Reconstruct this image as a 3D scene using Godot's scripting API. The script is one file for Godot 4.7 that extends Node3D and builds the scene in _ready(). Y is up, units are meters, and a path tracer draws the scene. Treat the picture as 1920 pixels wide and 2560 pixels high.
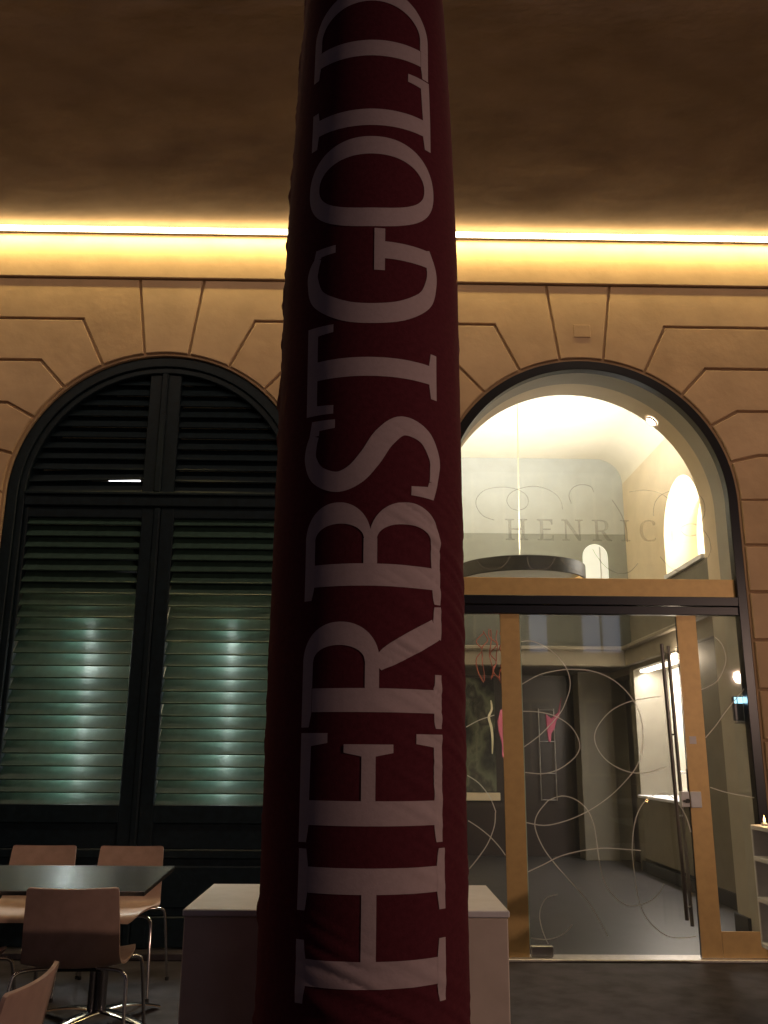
extends Node3D

# ------------------------------------------------------------------ mesh building
class MB:
	var v := PackedVector3Array()
	var n := PackedVector3Array()
	var xf := Transform3D()
	func tri3(a: Vector3, b: Vector3, c: Vector3, na: Vector3, nb: Vector3, nc: Vector3) -> void:
		var g := (b - a).cross(c - a)
		if g.length_squared() < 1e-16:
			return
		var pa := xf * a
		var pb := xf * b
		var pc := xf * c
		var ma := (xf.basis * na).normalized()
		var mb := (xf.basis * nb).normalized()
		var mc := (xf.basis * nc).normalized()
		if (pb - pa).cross(pc - pa).dot(ma + mb + mc) > 0.0:
			v.append(pa); v.append(pc); v.append(pb)
			n.append(ma); n.append(mc); n.append(mb)
		else:
			v.append(pa); v.append(pb); v.append(pc)
			n.append(ma); n.append(mb); n.append(mc)
	func tri(a: Vector3, b: Vector3, c: Vector3, m: Vector3) -> void:
		tri3(a, b, c, m, m, m)
	func quad(a: Vector3, b: Vector3, c: Vector3, d: Vector3, m: Vector3) -> void:
		tri(a, b, c, m)
		tri(a, c, d, m)
	# a quad facing away from a point
	func quad_from(a: Vector3, b: Vector3, c: Vector3, d: Vector3, inside: Vector3) -> void:
		var m := (c - a).cross(d - b).normalized()
		if m.dot((a + b + c + d) / 4.0 - inside) < 0.0:
			m = -m
		quad(a, b, c, d, m)
	func box(lo: Vector3, hi: Vector3, bevel := 0.003) -> void:
		var c := (lo + hi) / 2.0
		var h := (hi - lo).abs() / 2.0
		var e := minf(bevel, minf(h.x, minf(h.y, h.z)) * 0.6)
		var k := h - Vector3(e, e, e)
		for s in [-1.0, 1.0]:
			quad(c + Vector3(s * h.x, -k.y, -k.z), c + Vector3(s * h.x, k.y, -k.z), c + Vector3(s * h.x, k.y, k.z), c + Vector3(s * h.x, -k.y, k.z), Vector3(s, 0, 0))
			quad(c + Vector3(-k.x, s * h.y, -k.z), c + Vector3(k.x, s * h.y, -k.z), c + Vector3(k.x, s * h.y, k.z), c + Vector3(-k.x, s * h.y, k.z), Vector3(0, s, 0))
			quad(c + Vector3(-k.x, -k.y, s * h.z), c + Vector3(k.x, -k.y, s * h.z), c + Vector3(k.x, k.y, s * h.z), c + Vector3(-k.x, k.y, s * h.z), Vector3(0, 0, s))
			for t in [-1.0, 1.0]:
				quad(c + Vector3(s * h.x, t * k.y, -k.z), c + Vector3(s * h.x, t * k.y, k.z), c + Vector3(s * k.x, t * h.y, k.z), c + Vector3(s * k.x, t * h.y, -k.z), Vector3(s, t, 0).normalized())
				quad(c + Vector3(s * h.x, -k.y, t * k.z), c + Vector3(s * h.x, k.y, t * k.z), c + Vector3(s * k.x, k.y, t * h.z), c + Vector3(s * k.x, -k.y, t * h.z), Vector3(s, 0, t).normalized())
				quad(c + Vector3(-k.x, s * h.y, t * k.z), c + Vector3(k.x, s * h.y, t * k.z), c + Vector3(k.x, s * k.y, t * h.z), c + Vector3(-k.x, s * k.y, t * h.z), Vector3(0, s, t).normalized())
				for u in [-1.0, 1.0]:
					tri(c + Vector3(s * h.x, t * k.y, u * k.z), c + Vector3(s * k.x, t * h.y, u * k.z), c + Vector3(s * k.x, t * k.y, u * h.z), Vector3(s, t, u).normalized())
	# a polygon in x and y, made solid from z0 (back) to z1 (front), with a chamfered front edge
	func prism(poly: PackedVector2Array, z0: float, z1: float, bevel := 0.0, back := true) -> void:
		var p := poly.duplicate()
		if Geometry2D.is_polygon_clockwise(p):
			p.reverse()
		var k := p.size()
		var q := PackedVector2Array()
		var out := PackedVector2Array()
		for i in k:
			var a := p[(i + k - 1) % k]
			var b := p[i]
			var c := p[(i + 1) % k]
			var e1 := (b - a).normalized()
			var e2 := (c - b).normalized()
			var n1 := Vector2(e1.y, -e1.x)
			var n2 := Vector2(e2.y, -e2.x)
			var m := (n1 + n2).normalized()
			out.append(m)
			q.append(b - m * bevel / maxf(0.35, m.dot(n1)))
		var idx := Geometry2D.triangulate_polygon(q)
		for i in range(0, idx.size(), 3):
			var a := q[idx[i]]
			var b := q[idx[i + 1]]
			var c := q[idx[i + 2]]
			tri(Vector3(a.x, a.y, z1), Vector3(b.x, b.y, z1), Vector3(c.x, c.y, z1), Vector3(0, 0, 1))
			if back:
				a = p[idx[i]]
				b = p[idx[i + 1]]
				c = p[idx[i + 2]]
				tri(Vector3(a.x, a.y, z0), Vector3(b.x, b.y, z0), Vector3(c.x, c.y, z0), Vector3(0, 0, -1))
		for i in k:
			var j := (i + 1) % k
			var e := (p[j] - p[i]).normalized()
			var m := Vector3(e.y, -e.x, 0)
			var zb := z1 - bevel
			quad(Vector3(p[i].x, p[i].y, z0), Vector3(p[j].x, p[j].y, z0), Vector3(p[j].x, p[j].y, zb), Vector3(p[i].x, p[i].y, zb), m)
			if bevel > 0.0:
				quad(Vector3(p[i].x, p[i].y, zb), Vector3(p[j].x, p[j].y, zb), Vector3(q[j].x, q[j].y, z1), Vector3(q[i].x, q[i].y, z1), (m + Vector3(0, 0, 1)).normalized())
	func tube(path: Array, r: float, sides := 10, closed := false) -> void:
		var k := path.size()
		var rings := []
		var up := Vector3.ZERO
		for i in k:
			var a: Vector3 = path[(i + k - 1) % k] if closed or i > 0 else path[i]
			var b: Vector3 = path[(i + 1) % k] if closed or i < k - 1 else path[i]
			var t := (b - a).normalized()
			if up == Vector3.ZERO:
				up = t.cross(Vector3(0.31, 0.87, 0.43)).normalized()
			up = (up - t * up.dot(t)).normalized()
			var side := t.cross(up)
			var ring := []
			for s in sides:
				var ang := TAU * s / sides
				ring.append(up * cos(ang) + side * sin(ang))
			rings.append(ring)
		var last := k if closed else k - 1
		for i in last:
			var j := (i + 1) % k
			for s in sides:
				var t := (s + 1) % sides
				var a0: Vector3 = rings[i][s]
				var a1: Vector3 = rings[i][t]
				var b0: Vector3 = rings[j][s]
				var b1: Vector3 = rings[j][t]
				var pi: Vector3 = path[i]
				var pj: Vector3 = path[j]
				tri3(pi + a0 * r, pi + a1 * r, pj + b1 * r, a0, a1, b1)
				tri3(pi + a0 * r, pj + b1 * r, pj + b0 * r, a0, b1, b0)
		if not closed:
			for e in [0, k - 1]:
				var c: Vector3 = path[e]
				var d: Vector3 = (path[0] - path[1]) if e == 0 else (path[k - 1] - path[k - 2])
				for s in sides:
					tri(c, c + rings[e][s] * r, c + rings[e][(s + 1) % sides] * r, d.normalized())
	# profile of (radius, y), turned round the y axis at centre c
	func lathe(prof: Array, c: Vector3, seg := 24) -> void:
		for i in prof.size() - 1:
			var a: Vector2 = prof[i]
			var b: Vector2 = prof[i + 1]
			var d := (b - a).normalized()
			var m := Vector2(d.y, -d.x)
			for s in seg:
				var t0 := TAU * s / seg
				var t1 := TAU * (s + 1) / seg
				var u0 := Vector3(cos(t0), 0, sin(t0))
				var u1 := Vector3(cos(t1), 0, sin(t1))
				var n0 := u0 * m.x + Vector3(0, m.y, 0)
				var n1 := u1 * m.x + Vector3(0, m.y, 0)
				var a0 := c + u0 * a.x + Vector3(0, a.y, 0)
				var a1 := c + u1 * a.x + Vector3(0, a.y, 0)
				var b0 := c + u0 * b.x + Vector3(0, b.y, 0)
				var b1 := c + u1 * b.x + Vector3(0, b.y, 0)
				tri3(a0, a1, b1, n0, n1, n1)
				tri3(a0, b1, b0, n0, n1, n0)
	# a grid of points [row][column]; smooth normals; side = +1 or -1 turns them over
	func grid(g: Array, side := 1.0) -> void:
		var rows := g.size()
		var cols: int = g[0].size()
		var nn := []
		for i in rows:
			var row := PackedVector3Array()
			for j in cols:
				var du: Vector3 = g[i][mini(j + 1, cols - 1)] - g[i][maxi(j - 1, 0)]
				var dv: Vector3 = g[mini(i + 1, rows - 1)][j] - g[maxi(i - 1, 0)][j]
				row.append(du.cross(dv).normalized() * side)
			nn.append(row)
		for i in rows - 1:
			for j in cols - 1:
				tri3(g[i][j], g[i][j + 1], g[i + 1][j + 1], nn[i][j], nn[i][j + 1], nn[i + 1][j + 1])
				tri3(g[i][j], g[i + 1][j + 1], g[i + 1][j], nn[i][j], nn[i + 1][j + 1], nn[i + 1][j])
	func mesh() -> ArrayMesh:
		var a := []
		a.resize(Mesh.ARRAY_MAX)
		a[Mesh.ARRAY_VERTEX] = v
		a[Mesh.ARRAY_NORMAL] = n
		var m := ArrayMesh.new()
		m.add_surface_from_arrays(Mesh.PRIMITIVE_TRIANGLES, a)
		return m

var taken := {}

func numbered(called: String) -> String:
	if not taken.has(called):
		taken[called] = 0
		return called
	taken[called] += 1
	return "%s_%03d" % [called, taken[called]]

func obj(called: String, mb: MB, m: Material, parent: Node3D = null) -> MeshInstance3D:
	return put(called, mb.mesh(), m, parent)

func put(called: String, mesh: Mesh, m: Material, parent: Node3D = null) -> MeshInstance3D:
	var o := MeshInstance3D.new()
	o.mesh = mesh
	o.material_override = m
	o.cast_shadow = GeometryInstance3D.SHADOW_CASTING_SETTING_ON
	if parent == null:
		o.name = numbered(called)
		add_child(o)
	else:
		o.name = called
		parent.add_child(o, true)
	return o

func thing(called: String, label: String, category: String, at := Vector3.ZERO, turn := 0.0, group := "") -> Node3D:
	var o := Node3D.new()
	o.name = numbered(called)
	add_child(o)
	o.position = at
	o.rotation.y = turn
	tag(o, label, category, group)
	return o

func tag(o: Node3D, label: String, category: String, group := "") -> void:
	o.set_meta("label", label)
	o.set_meta("category", category)
	if group:
		o.set_meta("group", group)

func struct(called: String, mb: MB, m: Material, label: String) -> MeshInstance3D:
	var o := obj(called, mb, m)
	o.set_meta("kind", "structure")
	o.set_meta("label", label)
	return o

func dup(root: Node3D, at: Vector3, turn: float, label: String) -> Node3D:
	var r: Node3D = root.duplicate()
	var base := String(root.name).split("_0")[0]
	r.name = numbered(base)
	add_child(r)
	r.position = at
	r.rotation.y = turn
	r.set_meta("label", label)
	return r

# ------------------------------------------------------------------ materials
func lin(r: float, g: float, b: float, a := 1.0) -> Color:
	var c := Color(r, g, b).linear_to_srgb()
	c.a = a
	return c

func noise(freq: float, octaves: int, seed_: int, size := 512) -> FastNoiseLite:
	var f := FastNoiseLite.new()
	f.noise_type = FastNoiseLite.TYPE_SIMPLEX_SMOOTH
	f.frequency = freq
	f.fractal_octaves = octaves
	f.fractal_gain = 0.55
	f.seed = seed_
	return f

func noise_tex(freq: float, octaves: int, seed_: int, stops: Array, size := 512) -> NoiseTexture2D:
	var t := NoiseTexture2D.new()
	t.width = size
	t.height = size
	t.seamless = true
	t.noise = noise(freq, octaves, seed_)
	var g := Gradient.new()
	var o := PackedFloat32Array()
	var c := PackedColorArray()
	for s in stops:
		o.append(s[0])
		c.append(s[1])
	g.offsets = o
	g.colors = c
	t.color_ramp = g
	return t

func bump_tex(freq: float, octaves: int, seed_: int, size := 512) -> NoiseTexture2D:
	return noise_tex(freq, octaves, seed_, [[0.0, Color.BLACK], [1.0, Color.WHITE]], size)

func mat(c: Color, rough := 0.7, metal := 0.0) -> StandardMaterial3D:
	var m := StandardMaterial3D.new()
	m.albedo_color = c
	m.roughness = rough
	m.metallic = metal
	return m

# a surface whose colour wanders a little about c, with a fine relief
func rough_mat(c: Color, rough: float, spread: float, freq: float, scale: float, seed_: int, relief := 0.0, metal := 0.0) -> StandardMaterial3D:
	var m := StandardMaterial3D.new()
	var l := c.srgb_to_linear()
	var lo := lin(l.r * (1.0 - spread), l.g * (1.0 - spread * 1.05), l.b * (1.0 - spread * 1.15))
	var hi := lin(minf(1.0, l.r * (1.0 + spread)), minf(1.0, l.g * (1.0 + spread)), minf(1.0, l.b * (1.0 + spread)))
	m.albedo_texture = noise_tex(freq, 5, seed_, [[0.15, lo], [0.5, c], [0.9, hi]])
	m.uv1_triplanar = true
	m.uv1_world_triplanar = true
	m.uv1_scale = Vector3(scale, scale, scale)
	m.roughness = rough
	m.metallic = metal
	if relief > 0.0:
		m.heightmap_enabled = true
		m.heightmap_texture = bump_tex(freq * 2.5, 5, seed_ + 7)
		m.heightmap_scale = relief
	return m

func glow(c: Color, energy: float) -> StandardMaterial3D:
	var m := StandardMaterial3D.new()
	m.albedo_color = c
	m.emission_enabled = true
	m.emission = c
	m.emission_energy_multiplier = energy
	return m

func pane_mat(a := 0.05) -> StandardMaterial3D:
	var m := StandardMaterial3D.new()
	m.albedo_color = Color(0.8, 0.9, 0.88, a)
	m.transparency = BaseMaterial3D.TRANSPARENCY_ALPHA
	m.roughness = 0.02
	m.metallic_specular = 0.6
	return m

# ------------------------------------------------------------------ lamps
func area(at: Vector3, towards: Vector3, size: Vector2, c: Color, e: float, long_axis := Vector3.RIGHT) -> void:
	var l := AreaLight3D.new()
	l.area_size = size
	l.light_color = c
	l.light_energy = e
	l.area_normalize_energy = true
	l.shadow_enabled = true
	l.set("area_range", 30.0)
	add_child(l)
	var z := -towards.normalized()
	var x := (long_axis - z * long_axis.dot(z)).normalized()
	l.transform = Transform3D(Basis(x, z.cross(x), z), at)
	l.name = numbered("area_lamp_light")

func omni(at: Vector3, c: Color, e: float, size := 0.05) -> void:
	var l := OmniLight3D.new()
	l.light_color = c
	l.light_energy = e
	l.light_size = size
	l.omni_range = 30.0
	l.omni_attenuation = 2.0
	l.shadow_enabled = true
	l.name = numbered("lamp_light")
	add_child(l)
	l.position = at

func spot(at: Vector3, towards: Vector3, angle: float, c: Color, e: float, size := 0.04, soft := 0.6) -> void:
	var l := SpotLight3D.new()
	l.light_color = c
	l.light_energy = e
	l.light_size = size
	l.spot_angle = angle
	l.spot_angle_attenuation = soft
	l.spot_range = 30.0
	l.spot_attenuation = 2.0
	l.shadow_enabled = true
	l.name = numbered("spot_light")
	add_child(l)
	var up := Vector3.UP if absf(towards.normalized().y) < 0.95 else Vector3.BACK
	l.look_at_from_position(at, at + towards, up)

# ------------------------------------------------------------------ shape helpers
func arc(c: Vector2, r: float, a0: float, a1: float, k: int) -> PackedVector2Array:
	var p := PackedVector2Array()
	for i in k + 1:
		var a := lerpf(a0, a1, float(i) / k)
		p.append(c + Vector2(cos(a), sin(a)) * r)
	return p

func smooth_path(pts: Array, per: int) -> Array:
	var out := []
	var k := pts.size()
	for i in k - 1:
		for s in per:
			out.append(pts[i].cubic_interpolate(pts[i + 1], pts[maxi(i - 1, 0)], pts[mini(i + 2, k - 1)], float(s) / per))
	out.append(pts[k - 1])
	return out

# an arched opening outline: feet at y0, springing at ys, half width r
func arch_poly(cx: float, y0: float, ys: float, r: float, k := 48) -> PackedVector2Array:
	var p := PackedVector2Array([Vector2(cx + r, y0)])
	p.append_array(arc(Vector2(cx, ys), r, 0, PI, k))
	p.append(Vector2(cx - r, y0))
	return p

# rectangle x0..x1, y0..y1 with arched notches cut up into it from below
func comb(x0: float, x1: float, y0: float, y1: float, holes: Array, ys: float, r: float) -> PackedVector2Array:
	var p := PackedVector2Array([Vector2(x1, y0), Vector2(x1, y1), Vector2(x0, y1), Vector2(x0, y0)])
	for c in holes:
		p.append(Vector2(c - r, y0))
		var a := arc(Vector2(c, ys), r, PI, 0, 48)
		p.append_array(a)
		p.append(Vector2(c + r, y0))
	return p

const XL := -1.6664
const XR := 1.6885
const YS := 3.2933
const R := 1.17
const YC := 5.14
const HALF := 1.6775
const CROWN := 6.20

var M := {}

func _ready() -> void:
	# ---- camera, sky, exposure, large lamps
	var cam := Camera3D.new()
	cam.fov = 58.96
	cam.near = 0.05
	cam.far = 200.0
	cam.position = Vector3(0, 1.3623, 6.7517)
	cam.rotation = Vector3(0.2616, -0.0141, 0.0075)
	cam.name = "camera"
	add_child(cam)
	cam.current = true

	var env := Environment.new()
	env.background_mode = Environment.BG_SKY
	var sky := Sky.new()
	var sm := ProceduralSkyMaterial.new()
	sm.sky_top_color = lin(0.014, 0.014, 0.026)
	sm.sky_horizon_color = lin(0.068, 0.053, 0.054)
	sm.sky_curve = 0.2
	sm.ground_bottom_color = lin(0.02, 0.018, 0.02)
	sm.ground_horizon_color = lin(0.04, 0.04, 0.06)
	sm.sky_energy_multiplier = 1.0
	sky.sky_material = sm
	env.sky = sky
	env.background_energy_multiplier = 1.0
	env.tonemap_mode = Environment.TONE_MAPPER_LINEAR
	env.tonemap_exposure = 1.0
	env.sdfgi_enabled = true
	env.ssao_enabled = true
	env.ssil_enabled = true
	var we := WorldEnvironment.new()
	we.environment = env
	we.name = "environment"
	add_child(we)

	materials()
	cove_lights()
	arcade()
	shutters(XL)
	shop_room()
	shopfront(XR)
	banner()
	furniture()
	street()

func materials() -> void:
	M.plaster = rough_mat(lin(0.50, 0.335, 0.205), 0.9, 0.085, 0.008, 0.45, 3, 0.2)
	M.plaster_b = rough_mat(lin(0.475, 0.315, 0.188), 0.9, 0.085, 0.009, 0.5, 13, 0.2)
	M.plaster_c = rough_mat(lin(0.515, 0.35, 0.22), 0.9, 0.085, 0.008, 0.42, 23, 0.2)
	M.groove = rough_mat(lin(0.40, 0.265, 0.158), 0.95, 0.08, 0.01, 0.5, 5)
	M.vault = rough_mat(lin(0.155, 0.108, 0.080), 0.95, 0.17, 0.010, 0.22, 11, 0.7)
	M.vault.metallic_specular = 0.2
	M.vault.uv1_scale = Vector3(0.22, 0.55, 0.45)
	M.pave = rough_mat(lin(0.047, 0.040, 0.046), 0.8, 0.32, 0.012, 0.6, 21, 0.12)
	M.pave.metallic_specular = 0.3
	M.shop_floor = rough_mat(lin(0.040, 0.037, 0.037), 0.38, 0.2, 0.012, 0.5, 22, 0.05)
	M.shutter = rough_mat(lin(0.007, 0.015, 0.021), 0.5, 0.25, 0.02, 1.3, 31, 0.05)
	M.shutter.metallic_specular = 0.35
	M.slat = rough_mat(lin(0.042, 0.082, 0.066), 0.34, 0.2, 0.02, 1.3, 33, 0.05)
	M.frame = mat(lin(0.008, 0.008, 0.012), 0.32, 0.3)
	M.ledge = rough_mat(lin(0.20, 0.175, 0.13), 0.8, 0.06, 0.01, 0.6, 88)
	M.gold = rough_mat(lin(0.56, 0.37, 0.15), 0.45, 0.06, 0.02, 1.0, 41, 0.0, 0.25)
	M.glass = pane_mat(0.04)
	M.edge = mat(lin(0.55, 0.68, 0.55), 0.2)
	M.steel = mat(lin(0.55, 0.54, 0.53), 0.28, 1.0)
	M.bar = mat(lin(0.16, 0.145, 0.14), 0.3, 0.7)
	M.chrome = mat(lin(0.62, 0.61, 0.60), 0.14, 1.0)
	M.alu = rough_mat(lin(0.13, 0.13, 0.14), 0.26, 0.06, 0.02, 1.0, 51, 0.0, 0.85)
	M.dark = mat(lin(0.012, 0.012, 0.013), 0.5)
	M.scroll = mat(lin(0.80, 0.78, 0.70, 0.80), 0.7)
	M.scroll.transparency = BaseMaterial3D.TRANSPARENCY_ALPHA
	M.scroll_faint = M.scroll.duplicate()
	M.scroll_faint.albedo_color = lin(0.5, 0.48, 0.42, 0.34)
	M.film = mat(lin(0.34, 0.32, 0.26, 0.15), 0.8)
	M.film.transparency = BaseMaterial3D.TRANSPARENCY_ALPHA
	M.wood = rough_mat(lin(0.41, 0.275, 0.225), 0.42, 0.12, 0.01, 2.0, 61)
	M.wood_dark = rough_mat(lin(0.40, 0.27, 0.23), 0.45, 0.12, 0.01, 2.0, 63)
	M.white = rough_mat(lin(0.74, 0.74, 0.77), 0.42, 0.05, 0.015, 1.2, 71)
	M.cream = rough_mat(lin(0.72, 0.61, 0.43), 0.85, 0.05, 0.01, 0.5, 81)
	M.ceil = rough_mat(lin(0.80, 0.745, 0.60), 0.9, 0.03, 0.01, 0.5, 82)
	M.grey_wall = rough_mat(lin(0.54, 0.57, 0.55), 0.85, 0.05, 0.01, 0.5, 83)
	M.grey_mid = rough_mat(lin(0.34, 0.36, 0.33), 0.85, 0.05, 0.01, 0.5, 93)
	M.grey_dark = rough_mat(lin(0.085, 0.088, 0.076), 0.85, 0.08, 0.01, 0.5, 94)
	M.reveal = rough_mat(lin(0.40, 0.38, 0.32), 0.85, 0.05, 0.01, 0.5, 84)
	M.reveal2 = rough_mat(lin(0.40, 0.37, 0.30), 0.85, 0.05, 0.01, 0.5, 89)  # darker copy for the lower jambs, where the light falls off
	M.brown = rough_mat(lin(0.038, 0.029, 0.027), 0.35, 0.1, 0.01, 0.8, 85)
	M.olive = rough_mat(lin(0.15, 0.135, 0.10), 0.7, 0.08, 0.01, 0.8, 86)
	M.metal_strip = rough_mat(lin(0.62, 0.58, 0.54), 0.36, 0.1, 0.03, 1.0, 87, 0.0, 0.6)

# ------------------------------------------------------------------ cove LED strip and added crown lamp
func cove_lights() -> void:
	var c := lin(1.0, 0.78, 0.28)
	# the strip between cornice and vault above the windows
	var t := thing("cove_lamp", "glowing warm light strip along the top of the cornice above the arches", "light strip", Vector3(0, 5.532, 0.100))
	for i in 6:
		var g := MB.new()
		g.tube([Vector3(-9.0 + 3.0 * i + 0.004, 0, 0), Vector3(-6.0 + 3.0 * i - 0.004, 0, 0)], 0.022, 12)
		obj("light_tube", g, glow(lin(1.0, 0.86, 0.55), 12.0), t)
	area(Vector3(0, 5.555, 0.105), Vector3(0, 1.0, -0.25), Vector2(18, 0.03), c, 4.6)
	area(Vector3(0, 5.508, 0.105), Vector3(0, -1.0, -0.70), Vector2(18, 0.03), c, 17.5)
	# unseen strip lamp added at the vault crown as fill for the wall
	var t2 := thing("added_crown_lamp", "added unseen strip lamp along the vault crown to light the arcade wall", "light strip", Vector3(0, CROWN - 0.06, 2.25))
	for i in 6:
		var g2 := MB.new()
		g2.box(Vector3(-8.0 + 2.7 * i, -0.012, -0.05), Vector3(-5.5 + 2.7 * i, 0.0, 0.05), 0.003)
		obj("light_panel", g2, glow(lin(1.0, 0.80, 0.55), 1.5), t2)
		var h2 := MB.new()
		h2.box(Vector3(-8.0 + 2.7 * i - 0.02, 0.001, -0.07), Vector3(-5.5 + 2.7 * i + 0.02, 0.07, 0.07), 0.003)
		obj("housing", h2, M.dark, t2)
	area(Vector3(0, CROWN - 0.085, 2.25), Vector3(0, -1.0, -0.42), Vector2(16, 0.08), lin(1.0, 0.74, 0.54), 8.8)

# ------------------------------------------------------------------ the arcade: wall, vault, ground
func block_polys(cx: float) -> Array:
	var out := []
	var ri := R + 0.012
	var c := Vector2(cx, YS)
	# joints: the point on the ring and the outer corner, for the right side; mirrored for the left
	var ja := [0.150, 0.440, 0.735, 1.020, 1.300, 1.5708]      # angle from the crown
	var jo := [Vector2(0.265, 1.847), Vector2(0.70, 1.475), Vector2(1.005, 1.108), Vector2(1.232, 0.742), Vector2(1.362, 0.372), Vector2(HALF, 0.01)]
	for s in [1.0, -1.0]:
		for i in 5:
			var a0: float = PI / 2 - s * ja[i]
			var a1: float = PI / 2 - s * ja[i + 1]
			var p := PackedVector2Array()
			p.append_array(arc(c, ri, a1, a0, 10))
			p.append(c + Vector2(s * jo[i].x, jo[i].y))
			p.append(c + Vector2(s * HALF, jo[i].y))
			if i < 4:
				p.append(c + Vector2(s * HALF, jo[i + 1].y))
				p.append(c + Vector2(s * jo[i + 1].x, jo[i + 1].y))
			else:
				p.append(c + Vector2(s * HALF, jo[5].y))
			out.append(p)
		var y: float = jo[5].y + YS
		for i in 9:
			var y1 := maxf(y - 0.3645, 0.004)
			out.append(PackedVector2Array([Vector2(cx + s * ri, y1), Vector2(cx + s * ri, y), Vector2(cx + s * HALF, y), Vector2(cx + s * HALF, y1)]))
			y = y1
	var key := PackedVector2Array()
	key.append_array(arc(c, ri, PI / 2 - ja[0], PI / 2 + ja[0], 8))
	key.append(c + Vector2(-jo[0].x, jo[0].y))
	key.append(c + Vector2(jo[0].x, jo[0].y))
	out.append(key)
	return out

func arcade() -> void:
	var w := thing("arcade_wall", "ochre plastered arcade wall with incised joints around two arches", "wall")
	var core := MB.new()
	core.prism(comb(-9, 9, 0, 5.62, [XL, XR], YS, R), -0.32, -0.022, 0.004)
	obj("wall_core", core, M.groove, w)
	var bi := 0
	for cx in [XL, XR]:
		for p in block_polys(cx):
			var q: Array = Geometry2D.offset_polygon(p, -0.0108, Geometry2D.JOIN_MITER)
			if q.is_empty():
				continue
			var b := MB.new()
			b.prism(q[0], -0.03, 0.0, 0.006, false)
			obj("plaster_block", b, [M.plaster, M.plaster_b, M.plaster, M.plaster_c][(bi * 7 + 3) % 4], w)
			bi += 1
	for s in [-1.0, 1.0]:
		var e := MB.new()
		var xa: float = XL - HALF if s < 0 else XR + HALF
		e.box(Vector3(minf(xa, s * 9), 0, -0.03), Vector3(maxf(xa, s * 9), 5.14, 0.0), 0.004)
		obj("plain_plaster", e, M.plaster, w)
	var f := MB.new()
	f.box(Vector3(-9, YC, -0.02), Vector3(9, 5.515, 0.022), 0.006)
	obj("cornice", f, M.plaster, w)
	# little square blind cover on the right keystone
	var cv := MB.new()
	cv.box(Vector3(1.635, 4.665, -0.001), Vector3(1.772, 4.775, 0.007), 0.003)
	tag(obj("cover_plate", cv, M.plaster), "small square plastered-over cover plate on the right keystone", "cover plate")

	# vault over the walk
	var rise := CROWN - 5.60
	var za := 0.015
	var zb := 4.22
	var half := (zb - za) / 2.0
	var rad := (half * half + rise * rise) / (2.0 * rise)
	var mid := (za + zb) / 2.0
	var a0 := asin(half / rad)
	var g := []
	var nz := FastNoiseLite.new()
	nz.seed = 4
	nz.frequency = 0.6
	nz.fractal_octaves = 3
	for i in 65:
		var a := lerpf(-a0, a0, i / 64.0)
		var row := []
		for j in 61:
			var x := lerpf(-9.0, 9.0, j / 60.0)
			var rr := rad + 0.018 * nz.get_noise_2d(x * 1.4, a * 9.0) * minf(1.0, 4.0 * (1.0 - absf(a) / a0))
			row.append(Vector3(x, 5.548 + rise - rad + rr * cos(a), mid + rr * sin(a)))
		g.append(row)
	var vm := MB.new()
	vm.grid(g, 1.0)
	for i in vm.n.size():
		if vm.n[i].y > 0.0:
			vm.n[i] = -vm.n[i]
	var up := []
	for i in 65:
		var a := lerpf(-a0, a0, i / 64.0)
		up.append([Vector3(-9, 5.80 + rise - rad + rad * cos(a), mid + rad * sin(a)), Vector3(9, 5.80 + rise - rad + rad * cos(a), mid + rad * sin(a))])
	vm.grid(up, -1.0)
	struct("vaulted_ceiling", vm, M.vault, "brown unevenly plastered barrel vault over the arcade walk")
	# beam over the columns on the street side, behind the camera's upper edge
	var bm := MB.new()
	bm.box(Vector3(-9, 5.0, 4.14), Vector3(9, 7.0, 4.60), 0.01)
	tag(obj("arcade_beam", bm, M.plaster), "plastered beam over the columns on the street side", "beam")

	var gr := MB.new()
	gr.box(Vector3(-40, -0.3, -12), Vector3(40, 0.0, 45), 0.0)
	struct("ground", gr, M.pave, "dark grey worn stone paving of the arcade floor")

# ------------------------------------------------------------------ left arch: louvred shutters
func slat_mesh(x0: float, x1: float, z: float, y: float, tilt := 50.0, w := 0.138) -> MB:
	var b := MB.new()
	var a := deg_to_rad(tilt)
	var cs := cos(a)
	var sn := sin(a)
	var t := 0.005
	# cross-section in (out, up): lower edge outside, upper edge inside
	var ax := Vector2(-cs, sn)
	var nn := Vector2(sn, cs)
	var prof := [ax * 0.0 - nn * t, ax * 0.0 + nn * (t - 0.003), ax * 0.003 + nn * t, ax * (w - 0.003) + nn * t, ax * w + nn * (t - 0.003), ax * w - nn * t]
	var k := prof.size()
	var mid := Vector3(0, y, z) + Vector3(0, (ax * w * 0.5).y, (ax * w * 0.5).x)
	for i in k:
		var p: Vector2 = prof[i]
		var q: Vector2 = prof[(i + 1) % k]
		b.quad_from(Vector3(x0, y + p.y, z + p.x), Vector3(x1, y + p.y, z + p.x), Vector3(x1, y + q.y, z + q.x), Vector3(x0, y + q.y, z + q.x), mid + Vector3((x0 + x1) / 2, 0, 0))
	for x in [x0, x1]:
		for i in range(1, k - 1):
			var p0: Vector2 = prof[0]
			var p1: Vector2 = prof[i]
			var p2: Vector2 = prof[i + 1]
			b.tri(Vector3(x, y + p0.y, z + p0.x), Vector3(x, y + p1.y, z + p1.x), Vector3(x, y + p2.y, z + p2.x), Vector3(-1 if x == x0 else 1, 0, 0))
	return b

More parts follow.
